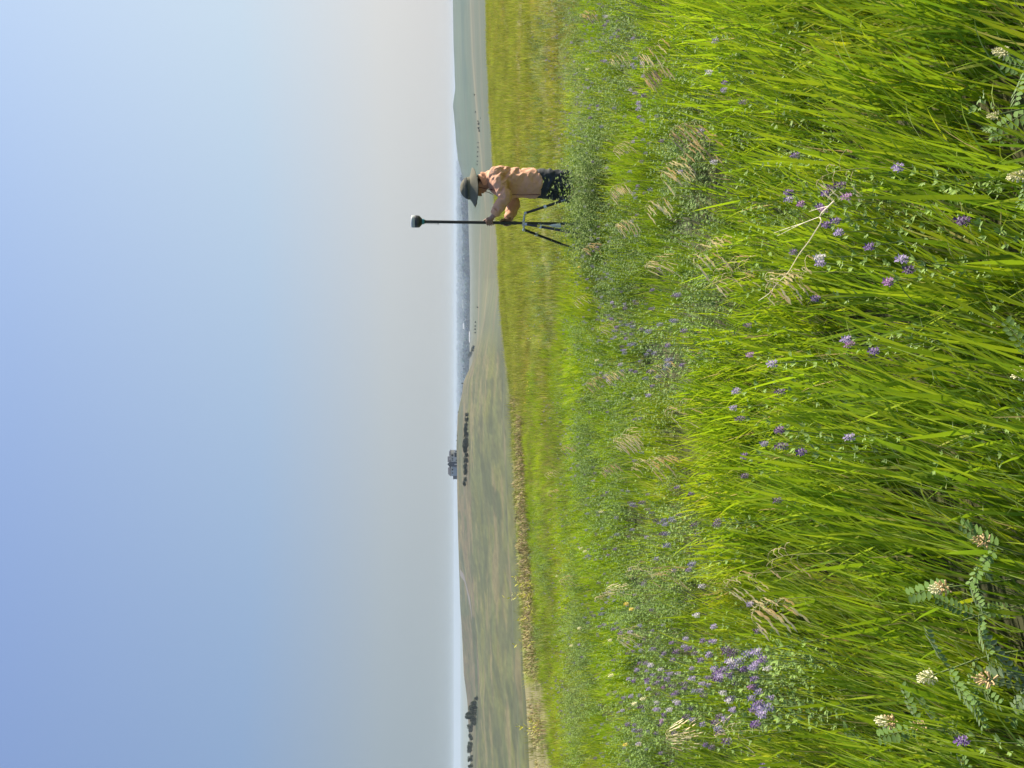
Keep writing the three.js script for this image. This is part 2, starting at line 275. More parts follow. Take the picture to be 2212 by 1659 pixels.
// How much alfalfa, rather than grass, grows at a place (0 to 1); the dense patches are where the flowers stand.
const PATCH = [[2.45, -8.9, 1.0, .7], [1.7, -9.0, .8, .6], [3.2, -9.2, .8, .6], [-2.2, -6.3, 1.5, 1.6], [-1.4, -5.0, .8, .7], [.45, -7.6, 1.1, 1.5], [1.0, -2.75, .5, .45], [.75, -2.2, .25, .2], [.1, -2.6, .25, .25], [2.7, -8.9, 1.5, .8], [3.3, -7.4, .8, .9], [-.7, -9.5, 1.3, 1.2], [-3.6, -10.5, 1.5, 1.4], [1.8, -9.2, .6, .5], [4.4, -10.5, 1.6, 1.0], [.6, -4.4, .45, .5], [1.55, -5.1, .4, .6]];
function alfalfaAt(x, z) { let a = 0; for (const [px, pz, sx, sz] of PATCH) a = Math.max(a, Math.exp(-(((x - px) / sx) ** 2 + ((z - pz) / sz) ** 2) * 1.1)); return clamp(a * .88 + (fbm(x * .9, z * .9, 3, 201) - .52) * 1.4, 0, 1); }
const PERSON = [2.54, -9.75];
const clear = (x, z) => false;
function scatter(r0, r1, perM2, fn) {
  const area = (r1 * r1 - r0 * r0) * .5 * 2 * (31 * RAD), n = Math.round(area * perM2 * 37 / 31), out = [];
  for (let i = 0; i < n; i++) { const r = Math.sqrt(lerp(r0 * r0, r1 * r1, rnd())), az = rr(-1, 1) * (37 * RAD + .35 / r), x = Math.sin(az) * r, z = -Math.cos(az) * r, q = fn(x, z, r, az); if (q) out.push(q); }
  return out;
}
const windTurn = (x, z) => (fbm(x * .45 + 31, z * .45, 3, 211) - .5) * 5.5 + .35;
const tintAt = (x, z) => { const n = fbm(x * .7, z * .7, 3, 221), q = lerp(.72, 1.22, n) * rr(.86, 1.14); return [q * lerp(1.0, 1.12, smooth(.5, .7, n)), q, q * .9]; };
const KINDS = { near: [], mid: [], fine: [] };
for (let k = 0; k < 4; k++) {
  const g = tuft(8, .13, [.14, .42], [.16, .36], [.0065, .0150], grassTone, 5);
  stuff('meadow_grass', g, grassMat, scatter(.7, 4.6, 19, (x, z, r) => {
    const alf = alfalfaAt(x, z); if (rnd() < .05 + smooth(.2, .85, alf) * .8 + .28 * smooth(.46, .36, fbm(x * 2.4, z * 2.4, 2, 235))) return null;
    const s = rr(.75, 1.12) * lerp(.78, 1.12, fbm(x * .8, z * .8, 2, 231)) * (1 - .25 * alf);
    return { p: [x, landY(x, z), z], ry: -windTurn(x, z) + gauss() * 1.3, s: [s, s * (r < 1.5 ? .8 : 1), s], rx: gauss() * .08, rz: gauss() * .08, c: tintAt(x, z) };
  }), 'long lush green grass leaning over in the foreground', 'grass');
}
for (let k = 0; k < 4; k++) {
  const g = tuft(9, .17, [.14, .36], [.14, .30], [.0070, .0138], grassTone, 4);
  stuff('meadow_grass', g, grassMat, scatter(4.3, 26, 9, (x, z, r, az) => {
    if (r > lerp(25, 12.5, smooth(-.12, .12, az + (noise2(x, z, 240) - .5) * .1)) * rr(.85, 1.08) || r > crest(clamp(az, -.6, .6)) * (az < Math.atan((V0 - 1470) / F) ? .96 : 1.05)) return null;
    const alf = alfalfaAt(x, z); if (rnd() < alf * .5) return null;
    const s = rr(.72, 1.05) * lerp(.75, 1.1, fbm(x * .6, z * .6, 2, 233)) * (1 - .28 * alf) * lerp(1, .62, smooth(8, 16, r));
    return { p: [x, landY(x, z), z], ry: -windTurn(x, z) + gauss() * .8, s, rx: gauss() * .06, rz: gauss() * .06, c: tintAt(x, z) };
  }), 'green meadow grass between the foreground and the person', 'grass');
}
const fineTone = () => { const q = rnd(); return q < .5 ? mix3([.29, .35, .03], [.19, .27, .03], rnd()) : q < .84 ? mix3([.33, .36, .04], [.36, .35, .07], rnd()) : mix3([.40, .33, .14], [.30, .27, .08], rnd()); };
for (let k = 0; k < 3; k++) {
  const g = fineTuft(46, .26, [.12, .34], [.006, .012], fineTone, 3);
  stuff('meadow_grass', g, grassMat, scatter(11.5, 70, 6, (x, z, r, az) => {
    const tanStrip = az < Math.atan((V0 - 1470) / F) && r > crest(az < -.6 ? -.6 : az) * (.98 + .03 * noise2(x * .7, z * .7, 242)); if (tanStrip && rnd() < .93) return null;
    if (r > crest(clamp(az, -.6, .6)) * 1.4 || r < 11.5 + 2 * noise2(x * .8, z * .8, 241)) return null;
    const n = fbm(x * .45, z * .45, 4, 243), n2 = fbm(x * .16 + 7, z * .35, 3, 245), cl = noise2(x * 1.3 + 5, z * 1.3, 249), s = rr(.55, 1.3) * lerp(.45, 1.45, n) * lerp(.7, 1.25, cl), b = (rnd() < .14 ? .55 : 1) * rr(.75, 1.25) * lerp(.72, 1.2, n2), d = smooth(.52, .72, fbm(x * .3, z * .7, 3, 247));
    return { p: [x, landY(x, z), z], ry: rr(0, 6.3), s: [s, s * lerp(.75, 1, rnd()), s], c: mix3(mix3([b * .92, b * .93, b * 1.5], [b, b, b], smooth(-.15, .1, az)), [b * 1.15, b * .95, b * 1.2], d * .8).map((q) => q * .9) };
  }), 'short yellow green grass running out to the brow behind the person', 'grass');
}
// The dry brown growth along the brow on the left, and the tan cut strip.
const weedTone = () => pick([[.30, .22, .13], [.25, .18, .105], [.36, .28, .18], [.28, .26, .11], [.20, .24, .05], [.22, .27, .05], [.18, .24, .04]]);
{
  const T = new Tris();
  for (let i = 0; i < 26; i++) { const a = rr(0, 6.28), q = .2 * Math.sqrt(rnd()), c = weedTone(), h = rr(.10, .28), e = blade(T, [Math.cos(a) * q, 0, Math.sin(a) * q], rr(0, 6.28), h, .008, rr(0, .2), rr(0, .4), c, c, 3); for (let m = 0; m < 4; m++) blade(T, [e[0] + gauss() * .03, e[1] - rr(0, .25) * h, e[2] + gauss() * .03], rr(0, 6.28), rr(.05, .1), .014, rr(.3, 1.2), .3, c, mix3(c, G.dead, .6), 2); }
  const list = [];
  for (let i = 0; i < 720; i++) {
    const v = rr(810, 1720), az = Math.atan((V0 - v) / F), rc = crest(az), r = rc * (1.03 + .2 * rnd() * rnd()), x = Math.sin(az) * r, z = -Math.cos(az) * r;
    const d = smooth(800, 1060, v) * lerp(1, .12, smooth(1400, 1500, v)) * smooth(.3, .5, fbm(x * .6, z * .6, 2, 251) + (v < 1400 ? .12 : 0));
    if (rnd() > d) continue;
    list.push({ p: [x, landY(x, z), z], ry: rr(0, 6.3), s: rr(.4, 1.25), c: (() => { const k = rr(.75, 1.2); return [k, k, k * rr(.85, 1.1)]; })() });
  }
  stuff('dry_weeds', T.geo(), std([1, 1, 1], { vertexColors: true }), list, 'dry brown weeds along the brow of the meadow below the house', 'weeds');
}
// ------------------------------------------------------------------ alfalfa
function leaflet(T, p, az, el, len, w, c) {
  const d = V(Math.cos(az) * Math.cos(el), Math.sin(el), Math.sin(az) * Math.cos(el)), s = V(-Math.sin(az), 0, Math.cos(az)), n = V().crossVectors(s, d), m = V(...p).addScaledVector(d, len * .55), e = V(...p).addScaledVector(d, len);
  const a = T.v(...p, c), t = T.v(...e.toArray(), c), l = T.v(...m.clone().addScaledVector(s, w / 2).addScaledVector(n, w * .15).toArray(), c), r = T.v(...m.clone().addScaledVector(s, -w / 2).addScaledVector(n, w * .15).toArray(), c), o = T.v(...m.toArray(), c);
  T.tri(a, l, o); T.tri(a, o, r); T.tri(l, t, o); T.tri(o, t, r);
}
function trefoil(T, p, az, el, len, c) { for (const k of [-.75, 0, .75]) leaflet(T, p, az + k, el + rr(-.25, .25), len * rr(.85, 1.1), len * rr(.34, .46), mix3(c, [c[0] * 1.25, c[1] * 1.2, c[2] * 1.15], rnd())); }
function leafyStem(T, base, az, len, tilt, n, c, size, from = .2) {
  const pts = []; let [x, y, z] = base; const seg = 7;
  for (let k = 0; k <= seg; k++) { pts.push([x, y, z]); const th = tilt + .5 * k / seg; x += Math.sin(th) * Math.cos(az) * len / seg; y += Math.cos(th) * len / seg; z += Math.sin(th) * Math.sin(az) * len / seg; }
  for (let i = 0; i < n; i++) { const t = from + (1 - from) * (i + rnd() * .6) / n, q = Math.min(seg - 1, Math.floor(t * seg)), f = t * seg - q, p = pts[q].map((a, k) => lerp(a, pts[q + 1][k], f)), a = rr(0, 6.28), e = rr(.1, .8), s = rr(.008, .028); trefoil(T, [p[0] + Math.cos(a) * s, p[1] + .3 * s, p[2] + Math.sin(a) * s], a, e, size * rr(.7, 1.15), c); }
  blade(T, base, az, len, .004, tilt, .5, [.1, .15, .05], [.09, .15, .05], 4);
  return pts.at(-1);
}
for (let k = 0; k < 3; k++) {
  const T = new Tris();
  for (let i = 0; i < 8; i++) { const a = rr(0, 6.28), c = mix3(G.leaf, pick([G.leafDark, G.leafDark, G.blue, G.leaf]), rnd()); leafyStem(T, [Math.cos(a) * .05, 0, Math.sin(a) * .05], a + gauss() * .4, rr(.32, .55), rr(.1, .55), 17, c, .020); }
  const g = T.geo();
  const a = scatter(1.1, 18, 9, (x, z, r) => { if (rnd() > alfalfaAt(x, z) * lerp(.95, 1.1, smooth(6, 8.5, r))) return null; const s = rr(.75, 1.1) * (1 + .55 * Math.exp(-(((x - 2.2) / 1.2) ** 2 + ((z + 9.0) / .6) ** 2))); return { p: [x, landY(x, z), z], ry: rr(0, 6.3), s, rx: gauss() * .1, rz: gauss() * .1, c: tintAt(x, z) }; });
  for (let i = 0; i < 20; i++) { const x = 2.15 + gauss() * 1.15, z = -8.9 + gauss() * .6; a.push({ p: [x, landY(x, z), z], ry: rr(0, 6.3), s: rr(.95, 1.3), rx: gauss() * .14, rz: gauss() * .12, c: tintAt(x, z) }); }
  stuff('alfalfa_foliage', g, leafMat, a, 'blue green leafy alfalfa growing in patches among the grass', 'alfalfa');
}
// One raceme: small hooded florets round an axis, the lowest open.
function raceme(T, p, len, rad, n, c, c2) {
  for (let i = 0; i < n; i++) {
    const t = (i + .5) / n, a = i * 2.4, y = t * len, r = rad * (1 - .45 * t) * rr(.85, 1.1), s = rad * .75 * rr(.8, 1.15), k = mix3(c, c2, rnd() * .8), b = [p[0] + Math.cos(a) * r * .35, p[1] + y, p[2] + Math.sin(a) * r * .35];
    leaflet(T, b, a, .15 - .5 * (1 - t) + .5, s * 1.35, s * .95, k); leaflet(T, [b[0], b[1] - .001, b[2]], a + .5, -.25, s, s * .5, mix3(k, [.75, .7, .85], .25)); leaflet(T, [b[0], b[1] - .001, b[2]], a - .5, -.25, s, s * .5, k);
  }
}
const BLOOM = {
  violet: { say: 'violet', c: [.085, .025, .17], d: [.16, .085, .28] }, deep: { say: 'dark purple', c: [.045, .008, .07], d: [.08, .025, .13] }, lilac: { say: 'pale lilac', c: [.23, .17, .36], d: [.38, .32, .49] },
  white: { say: 'whitish', c: [.46, .43, .48], d: [.58, .56, .56] }, pink: { say: 'pinkish mauve', c: [.24, .08, .26], d: [.36, .19, .38] }, cream: { say: 'creamy yellow', c: [.72, .68, .34], d: [.78, .76, .5] }, yellow: { say: 'bright yellow', c: [.75, .55, .03], d: [.8, .65, .08] }, blue: { say: 'greyish blue', c: [.10, .09, .20], d: [.2, .2, .32] },
};
const petalMat = leafy([1, 1, 1], { vertexColors: true, transmission: .3, roughness: .9 }), stemMat = std([.11, .16, .055], { roughness: .8 }), foliageMat = leafMat;
const flowerProto = {};
for (const [key, b] of Object.entries(BLOOM)) for (let k = 0; k < 2; k++) {
  const o = new THREE.Group(), h = .5, tipX = (k ? -.05 : .06), T = new Tris(), L = new Tris(); o.name = key === 'yellow' ? 'yellow_wildflower' : 'alfalfa_plant';
  part('stem', tubeGeo([[0, 0, 0], [tipX * .3, h * .5, .01], [tipX, h, 0]], .0022, .0013, 4, 5), stemMat, o);
  const c = mix3(G.leaf, G.blue, rnd());
  for (let i = 0; i < 13; i++) { const t = .35 + .62 * i / 13, a = i * 2.2 + k, s = .015; trefoil(L, [tipX * t * t + Math.cos(a) * s, h * t, Math.sin(a) * s], a, rr(.2, .8), .024, c); }
  part('foliage', L.geo(), foliageMat, o);
  raceme(T, [tipX, h - .010, 0], rr(.022, .032), .0135, 17, b.c, b.d);
  part('flower_head', T.geo(), petalMat, o);
  (flowerProto[key] ??= []).push(o);
}
const COL = (v) => v / 1.8228, LANDMARKS = [[1745, 520, 'the dry twig'], [1185, 480, 'the survey tripod'], [2200, 738, 'the right edge cream head'], [1210, 400, 'the person'], [1998, 1405, 'the fresh cream milkvetch'], [1450, 340, 'the largest pale plume'], [1465, 1605, 'the bottom edge plume'], [1150, 1330, 'the yellow leaved shoots'], [1340, 945, 'the mid picture plume'], [1560, 1505, 'the thick flower patch'], [1370, 790, 'the middle flower drift'], [2155, 175, 'the cream head in the corner'], [1060, 830, 'the meadow brow'], [1600, 1245, 'the plume by the flower patch'], [1320, 60, 'the top edge plume'], [1400, 1250, 'the plume above the flower patch']];
function whereIs(u, v) {
  let b = LANDMARKS[0], d = 1e9; for (const l of LANDMARKS) { const q = Math.hypot(u - l[0], v - l[1]); if (q < d) { d = q; b = l; } }
  const du = u - b[0], dv = v - b[1], far = d < 25 ? 'right by' : d < 75 ? 'close ' : d < 170 ? '' : 'well ';
  const way = Math.abs(du) > 1.8 * Math.abs(dv) ? (du > 0 ? 'right of' : 'left of') : Math.abs(dv) > 1.8 * Math.abs(du) ? (dv > 0 ? 'below' : 'above') : (dv > 0 ? 'below' : 'above') + ' and ' + (du > 0 ? 'right of' : 'left of');
  return d < 25 ? `right by ${b[2]}` : `${far}${way} ${b[2]}`;
}
const flowers = [];
function flower(kind, u, v, h, size = 1) {
  const proto = flowerProto[kind][flowers.length % 2], [x, y, z] = spot(u, v, h), k = h / .5;
  flowers.push({ proto, kind, p: [x, y, z], s: [size, k, size], u, v });
}
const listed = { violet: [3063, 763, 3140, 687, 3262, 755, 3182, 897, 3240, 828, 3269, 860, 3153, 980, 3233, 1153, 3457, 900, 3425, 1307, 2481, 2548, 2579, 2548, 2625, 2619, 2653, 2649, 2778, 2548, 2718, 2742, 2671, 2284, 2722, 2270, 2769, 2906, 2606, 2923, 2981, 2964, 3781, 2967, 3097, 737, 2338, 611, 2838, 275],
  deep: [3236, 748, 3283, 817, 3531, 1025, 3678, 1021, 2574, 2372, 2514, 2402, 2447, 2460, 2806, 2585, 2824, 2974, 2294, 2751, 2949, 398, 2597, 618, 2537, 620, 2440, 111, 2437, 143, 2375, 39, 2940, 1312, 3060, 1980],
  lilac: [3120, 817, 3251, 880, 3238, 1041, 3493, 803, 3573, 1085, 3341, 1284, 3369, 1700, 3036, 1737, 2787, 2423, 2981, 2395, 2755, 2798, 2796, 2802, 2866, 2816, 2884, 2839, 2875, 2686, 2264, 245, 2819, 155, 2861, 366, 2764, 509, 2681, 722, 2560, 2696, 2583, 2765, 2899, 1578],
  white: [3262, 1012, 2741, 2379, 2787, 2353, 2875, 2714, 2847, 2747, 2787, 278, 2806, 681, 2380, 62], pink: [3511, 1059, 3298, 831, 3348, 1353, 3280, 745, 2616, 2721, 3045, 1761, 3156, 845, 2911, 1428], cream: [2542, 2818, 2498, 2747, 2525, 2918, 2319, 266, 2352, 1425], yellow: [2565, 3011, 2468, 2941, 2472, 2381, 2481, 2400, 2090, 1336, 2078, 1512, 2076, 1530, 2080, 1545, 2068, 1590, 2284, 1047, 2100, 1115] };
const TALL = { cream: .52, yellow: .52, lilac: .48, white: .5 };
for (const [kind, a] of Object.entries(listed)) for (let i = 0; i < a.length; i += 2) { const u = COL(a[i]), v = COL(a[i + 1]); flower(kind, u, v, (TALL[kind] ?? .46) * (u < 1160 ? .8 : 1), u > 1600 ? .84 : .92); }
const clusters = [[125, 1300, 1655, 1330, 1660, ['violet', 'violet', 'lilac', 'deep', 'pink', 'lilac', 'deep', 'blue', 'violet', 'white', 'deep', 'lilac']], [50, 560, 900, 1285, 1480, ['violet', 'lilac', 'blue', 'violet', 'blue', 'deep']], [34, 960, 1290, 1250, 1560, ['deep', 'deep', 'violet', 'blue']], [26, 0, 400, 1190, 1400, ['blue', 'violet', 'lilac', 'deep']], [22, 900, 1655, 1195, 1330, ['blue', 'deep', 'violet', 'cream']], [9, 700, 1100, 1560, 1760, ['lilac', 'violet', 'deep']]];
for (const [n, v0, v1, u0, u1, kinds] of clusters) for (let i = 0; i < n; i++) flower(pick(kinds), lerp(u0, u1, Math.pow(rnd(), .9)), lerp(v0, v1, clamp(.5 + gauss() * .42, 0, 1)), rr(.46, .60), rr(.75, 1.1));
{
  const used = new Map();
  for (const f of flowers) {
    const o = f.proto.clone(); o.name = numbered(f.proto.name); o.position.set(...f.p); o.scale.set(...f.s); o.rotation.set(gauss() * .16, rr(0, 6.3), gauss() * .16); scene.add(o);
    const label = f.kind === 'yellow' ? `bright yellow wildflower ${whereIs(f.u, f.v)}` : `${BLOOM[f.kind].say} alfalfa flower head ${whereIs(f.u, f.v)}`;
    o.userData = { label, category: 'flower' }; used.set(label, [...(used.get(label) ?? []), o]);
  }
  for (const [label, a] of used) if (a.length > 1) a.forEach((o) => { o.userData.group = label.replace('flower head', 'flower heads').replace('wildflower', 'wildflowers'); });
}
{ // the many smaller ones, farther off
  for (const [key, n] of [['violet', 200], ['blue', 380], ['lilac', 70], ['deep', 160]]) {
    const T = new Tris(); raceme(T, [0, 0, 0], .026, .0115, 12, BLOOM[key].c, BLOOM[key].d); const list = [];
    for (let i = 0; i < n * 14 && list.length < n; i++) { const r = Math.sqrt(rr(25, 16 * 16)), az = rr(-30, 30) * RAD, x = Math.sin(az) * r, z = -Math.cos(az) * r; if (rnd() > alfalfaAt(x, z)) continue; list.push({ p: [x, landY(x, z) + rr(.34, .52), z], ry: rr(0, 6.3), s: rr(.8, 1.15), rx: gauss() * .3 }); }
    stuff('small_flowers', T.geo(), petalMat, list, `scattered ${BLOOM[key].say} flower heads too many to count in the alfalfa`, 'flowers');
  }
}

// ------------------------------------------------------------------ single plants of the foreground
const strawMat = leafy([.88, .74, .50], { transmission: .35, roughness: .85 }), strawDark = std([.52, .37, .25], { roughness: .6 }), strawPale = leafy([.94, .87, .66], { transmission: .35, roughness: .85 });
function spikeletGeo() { // a pendulous chain of overlapping, flattened, pointed spikelets hanging along -y
  const list = [];
  for (let k = 0; k < 4; k++) { const g = new THREE.LatheGeometry([[0, 0], [.0016, -.004], [.0025, -.012], [.0022, -.021], [.0010, -.028], [0, -.034]].map(([r, y]) => new THREE.Vector2(Math.max(r, 1e-5), y)), 5); g.scale(1, 1, .6); g.rotateZ((k % 2 ? .04 : -.04)); g.translate((k % 2 ? .0009 : -.0009), -k * .0175, 0); list.push(g); }
  const g = merged(list), p = g.attributes.position; for (let i = 0; i < p.count; i++) { const y = p.getY(i); p.setX(i, p.getX(i) + .35 * y * y); } g.computeVertexNormals(); return g;
}
const SPIKE = spikeletGeo();
function brome(o, h, lean, n, size, mats, open) {
  const az = 0, pts = [[0, 0, 0], [lean * .12, h * .4, 0], [lean * .4, h * .78, .01], [lean * .75, h * .96, .01], [lean, h, 0], [lean * 1.35, h * .99, 0]];
  part('stem', tubeGeo(pts, .0019, .0009, 4, 12), std([.30, .30, .12]), o);
  const branches = [], curve = new THREE.CatmullRomCurve3(pts.map((p) => V(...p)));
  for (let i = 0; i < n; i++) {
    const t = lerp(.74, .99, (i + .5) / n), p = curve.getPointAt(t), a = rr(-1, 1) * open, l = rr(.03, .075) * size * (1.2 - .5 * (i / n)), q = V(p.x + Math.cos(a) * l * .7, p.y - l * .25 + gauss() * .01, p.z + Math.sin(a) * l);
    branches.push(tubeGeo([p.toArray(), [lerp(p.x, q.x, .5), Math.max(p.y, q.y) + .006, lerp(p.z, q.z, .5)], q.toArray()], .0006, .0005, 3, 3));
    const m = part('spikelet', SPIKE, pick(mats), o); m.position.copy(q); m.rotation.set(gauss() * .18 + Math.sin(a) * -.4, 0, .7 + gauss() * .22, 'YXZ'); m.scale.setScalar(size * rr(.75, 1.4));
  }
  part('branches', merged(branches), mats[0], o); return o;
}
const PLUMES = [ // picture place (4032 x 3024), height above ground, turn, size, kind, label
  [2640, 620, .62, 2.2, 1.25, 0, 'big pale straw grass plume in the upper half of the picture, largest of all'], [2570, 770, .60, 2.4, 1.05, 0, 'straw plume just below the largest pale plume'],
  [2740, 520, .62, 2.0, 1.0, 1, 'brownish plume above and right of the largest pale plume'], [2680, 430, .64, 2.3, 1.15, 1, 'purplish brown plume, long and leaning, above the largest pale plume'],
  [2540, 165, .62, 2.2, .9, 0, 'brown and straw plume in the far upper meadow, nearer the camera of two'], [2560, 215, .6, 2.5, .9, 1, 'dark stemmed plume beside the brown and straw one in the upper meadow'],
  [2300, 30, .62, 2.2, 1.0, 1, 'tan plume at the very top edge of the picture'], [2420, 220, .6, 2.4, .8, 0, 'small pale plume in the upper meadow beyond the brown plumes'],
  [2440, 545, .6, 2.2, .8, 0, 'slim pale plume left of the largest pale plume'], [2420, 705, .6, 2.2, .8, 0, 'pale plume left of the straw plume below the largest'],
  [2575, 1010, .62, 2.3, 1.05, 0, 'pale straw plume below the person, right of the tripod legs'], [2775, 955, .62, 2.1, 1.0, 0, 'straw plume left of the long dry twig'], [2870, 1060, .62, 2.1, 1.05, 0, 'drooping straw plume below the dry twig start'],
  [3085, 1075, .60, 2.3, 1.1, 0, 'straw plume touching the lower half of the dry twig'], [2445, 870, .6, 2.1, .8, 0, 'thin plume just right of the tripod'], [2310, 955, .62, 2.0, .85, 1, 'tan plume near the foot of the tripod'], [2270, 1150, .62, 2.3, .8, 0, 'small straw plume near the brow, below the tripod'],
  [2380, 1268, .60, 2.3, 1.0, 0, 'straw plume at the near end of the middle flower drift'], [2320, 1460, .62, 2.4, .9, 1, 'tan plume far out in the middle meadow'], [2400, 1460, .60, 2.2, 1.0, 0, 'pale plume in mid picture beside the middle flower drift'],
  [2590, 1400, .6, 2.0, .9, 0, 'straw plume inside the middle flower drift'], [2660, 1600, .62, 2.1, 1.15, 2, 'open loose plume with few spikelets right of the middle flower drift'], [2220, 1735, .64, 2.3, .95, 1, 'pinkish plume standing near the brow in the middle'],
  [2440, 1720, .62, 2.0, 1.1, 0, 'thick pale plume below the middle flower drift, nearer of a pair'], [2460, 1690, .60, 2.4, .9, 0, 'thinner plume of the pair below the middle flower drift'], [2510, 1790, .6, 2.2, .95, 0, 'straw plume in the lower middle meadow'], [2590, 1775, .6, 2.1, 1.0, 1, 'brown plume in the lower middle meadow'],
  [2380, 1810, .6, 2.3, .85, 1, 'tan plume left of the brown lower middle plume'], [2155, 1850, .66, 2.2, .9, 0, 'pale plume rising nearest to the brow in the middle'], [2165, 1930, .64, 2.3, .8, 1, 'small tan plume by the brow below the middle'],
  [2215, 2275, .66, 2.3, .95, 1, 'pinkish tan plume near the brow beside the yellow leaved shoots'], [2410, 2325, .62, 2.2, 1.1, 0, 'pale straw plume left of the bottom flower patch, larger of two'], [2360, 2345, .6, 2.1, .8, 1, 'small tan plume left of the larger straw plume by the bottom flower patch'],
  [2455, 2500, .60, 2.2, 1.05, 0, 'straw plume standing at the far edge of the bottom flower patch'], [2490, 2230, .62, 2.1, .9, 0, 'slim straw plume above the bottom flower patch'], [2600, 2240, .62, 2.3, .95, 1, 'brown tan plume above the bottom flower patch'],
  [2910, 2250, .60, 2.2, 1.15, 0, 'pale plume right of the bottom flower patch'], [3010, 2355, .58, 2.2, 1.2, 0, 'straw plume right of and below the pale plume by the bottom patch'], [2665, 2925, .60, 2.1, 1.25, 0, 'big straw plume at the bottom edge of the picture'],
  [2860, 2885, .58, 2.4, 1.1, 2, 'loose golden plume at the bottom edge, right of the big straw one'], [3320, 640, .52, 1.9, .95, 2, 'cream seed head among the long grass above the dry twig'], [3080, 2180, .52, 2.2, 1.0, 2, 'thin dry plume among the long grass right of the bottom patch'],
];
PLUMES.forEach(([x, y, h, turn, size, kind, label]) => {
  const p = spot(COL(x), COL(y), h * .97), o = thing('brome_grass_plume', label, 'grass plume', p, turn + gauss() * .75); o.rotation.x = gauss() * .12; o.rotation.z = gauss() * .12;
  brome(o, h, .10, kind === 2 ? 8 : 11 + Math.floor(rr(0, 13)), size * rr(.8, 1.05), kind === 1 ? [strawMat, strawDark, strawMat] : kind === 2 ? [strawMat, strawPale] : [strawMat, strawPale, strawPale, strawPale], kind === 2 ? 2.2 : rr(.7, 1.9));
});
// Milkvetch: dense heads of tubular florets, pinnate leaves.
const creamMat = leafy([.80, .77, .50], { transmission: .2, roughness: .9 }), driedMat = std([.50, .36, .19]), leafMatA = leafy([.10, .19, .03], { transmission: .3 }), leafMatB = std([.085, .13, .06], { roughness: .7 });
function leafShape(len, w) { const T = new Tris(), c = [1, 1, 1], a = T.v(0, 0, 0, c), m = [.3, .65].map((t) => [T.v(len * t, .1 * w, -w / 2, c), T.v(len * t, 0, 0, c), T.v(len * t, .1 * w, w / 2, c)]), e = T.v(len, 0, 0, c); T.tri(a, m[0][1], m[0][0]); T.tri(a, m[0][2], m[0][1]); T.quad(m[0][0], m[0][1], m[1][1], m[1][0]); T.quad(m[0][1], m[0][2], m[1][2], m[1][1]); T.tri(m[1][0], m[1][1], e); T.tri(m[1][1], m[1][2], e); return T.geo(); }
const LEAFLET = leafShape(.026, .011);
function pinnate(parent, from, az, el, n, size, mat) {
  const l = new THREE.Group(); l.name = 'leaf'; l.position.set(...from); l.rotation.set(0, -az, el, 'YXZ'); parent.add(l);
  part('leaf_stalk', tubeGeo([[0, 0, 0], [n * .006 * size, .006, 0], [n * .013 * size, -.002, 0]], .0011, .0007, 3, 4), stemMat, l);
  for (let i = 0; i < n; i++) for (const s of [-1, 1]) { const m = part('leaflet', LEAFLET, mat, l), t = (i + 1) / n; m.position.set(n * .013 * size * t, .006 * Math.sin(t * 3), 0); m.rotation.set(gauss() * .25 + s * .25, -s * rr(1.0, 1.35), 0); m.scale.setScalar(size * (1 - .35 * Math.abs(t - .5))); }
  return l;
}
function floretGeo() { const g = new THREE.LatheGeometry([[0, 0], [.0020, .001], [.0024, .006], [.0020, .012], [.0028, .016], [0, .018]].map(([r, y]) => new THREE.Vector2(Math.max(r, 1e-5), y)), 6); return g; }
const FLORET = floretGeo();
function milkvetch(x, y, h, kind, size, label, leaves = 3, leafMaterial = leafMatA) {
  const p = spot(COL(x), COL(y), h), o = thing('milkvetch_plant', label, 'wildflower', p, rr(0, 6.3)), lean = .07;
  part('stem', tubeGeo([[0, 0, 0], [lean * .3, h * .5, .01], [lean, h - .02, 0]], .003, .002, 5, 6), stemMat, o);
  for (let i = 0; i < leaves; i++) { const t = rr(.5, .85); pinnate(o, [lean * t * t, h * t, 0], i * 2.3 + rr(0, 1), rr(.1, .6), 8, rr(.9, 1.25), leafMaterial); }
  if (kind) {
    const head = new THREE.Group(); head.name = 'flower_head'; head.position.set(lean, h - .03, 0); head.rotation.z = -.15; o.add(head);
    const n = kind === 'dried' ? 22 : 40, parts = [];
    for (let i = 0; i < n; i++) { const t = i / n, a = i * 2.4, m = part('floret', FLORET, kind === 'dried' ? driedMat : kind === 'half' && t < .45 ? driedMat : creamMat, head); m.position.set(Math.cos(a) * .005, t * .042, Math.sin(a) * .005); m.rotation.set(0, -a, -(1.35 - 1.15 * t) + gauss() * .2, 'YXZ'); m.scale.setScalar(rr(.85, 1.15) * (1.05 - .35 * t)); }
    head.scale.setScalar(size * .88);
  }
  return o;
}
milkvetch(4010, 1345, .34, 'cream', 1.05, 'creamy white milkvetch head at the right edge, half way down', 2);
milkvetch(3925, 320, .34, 'cream', .85, 'round cream milkvetch head in the upper right corner', 3); milkvetch(3962, 392, .30, 'cream', .6, 'small cream milkvetch head just below the round one in the upper right', 2); milkvetch(4012, 565, .32, 'cream', .95, 'cream milkvetch head at the right edge below the upper right corner', 3);
milkvetch(3642, 2562, .40, 'cream', 1.1, 'fresh cream milkvetch head near the bottom right, pink at its middle', 3); milkvetch(3620, 2270, .40, 'half', 1.1, 'loose milkvetch head with spread cream florets, right of the flower patch', 3); milkvetch(3812, 2222, .36, 'dried', 1.0, 'withered tan milkvetch head right of the loose cream one', 3);
milkvetch(3808, 2723, .36, 'dried', 1.15, 'dried brown milkvetch head near the bottom right corner', 2); milkvetch(3540, 2915, .42, 'half', 1.25, 'long milkvetch head, cream above and brown below, at the bottom edge', 3); milkvetch(3655, 2955, .36, 'dried', .9, 'spent brown milkvetch head right of the long half brown one', 2);
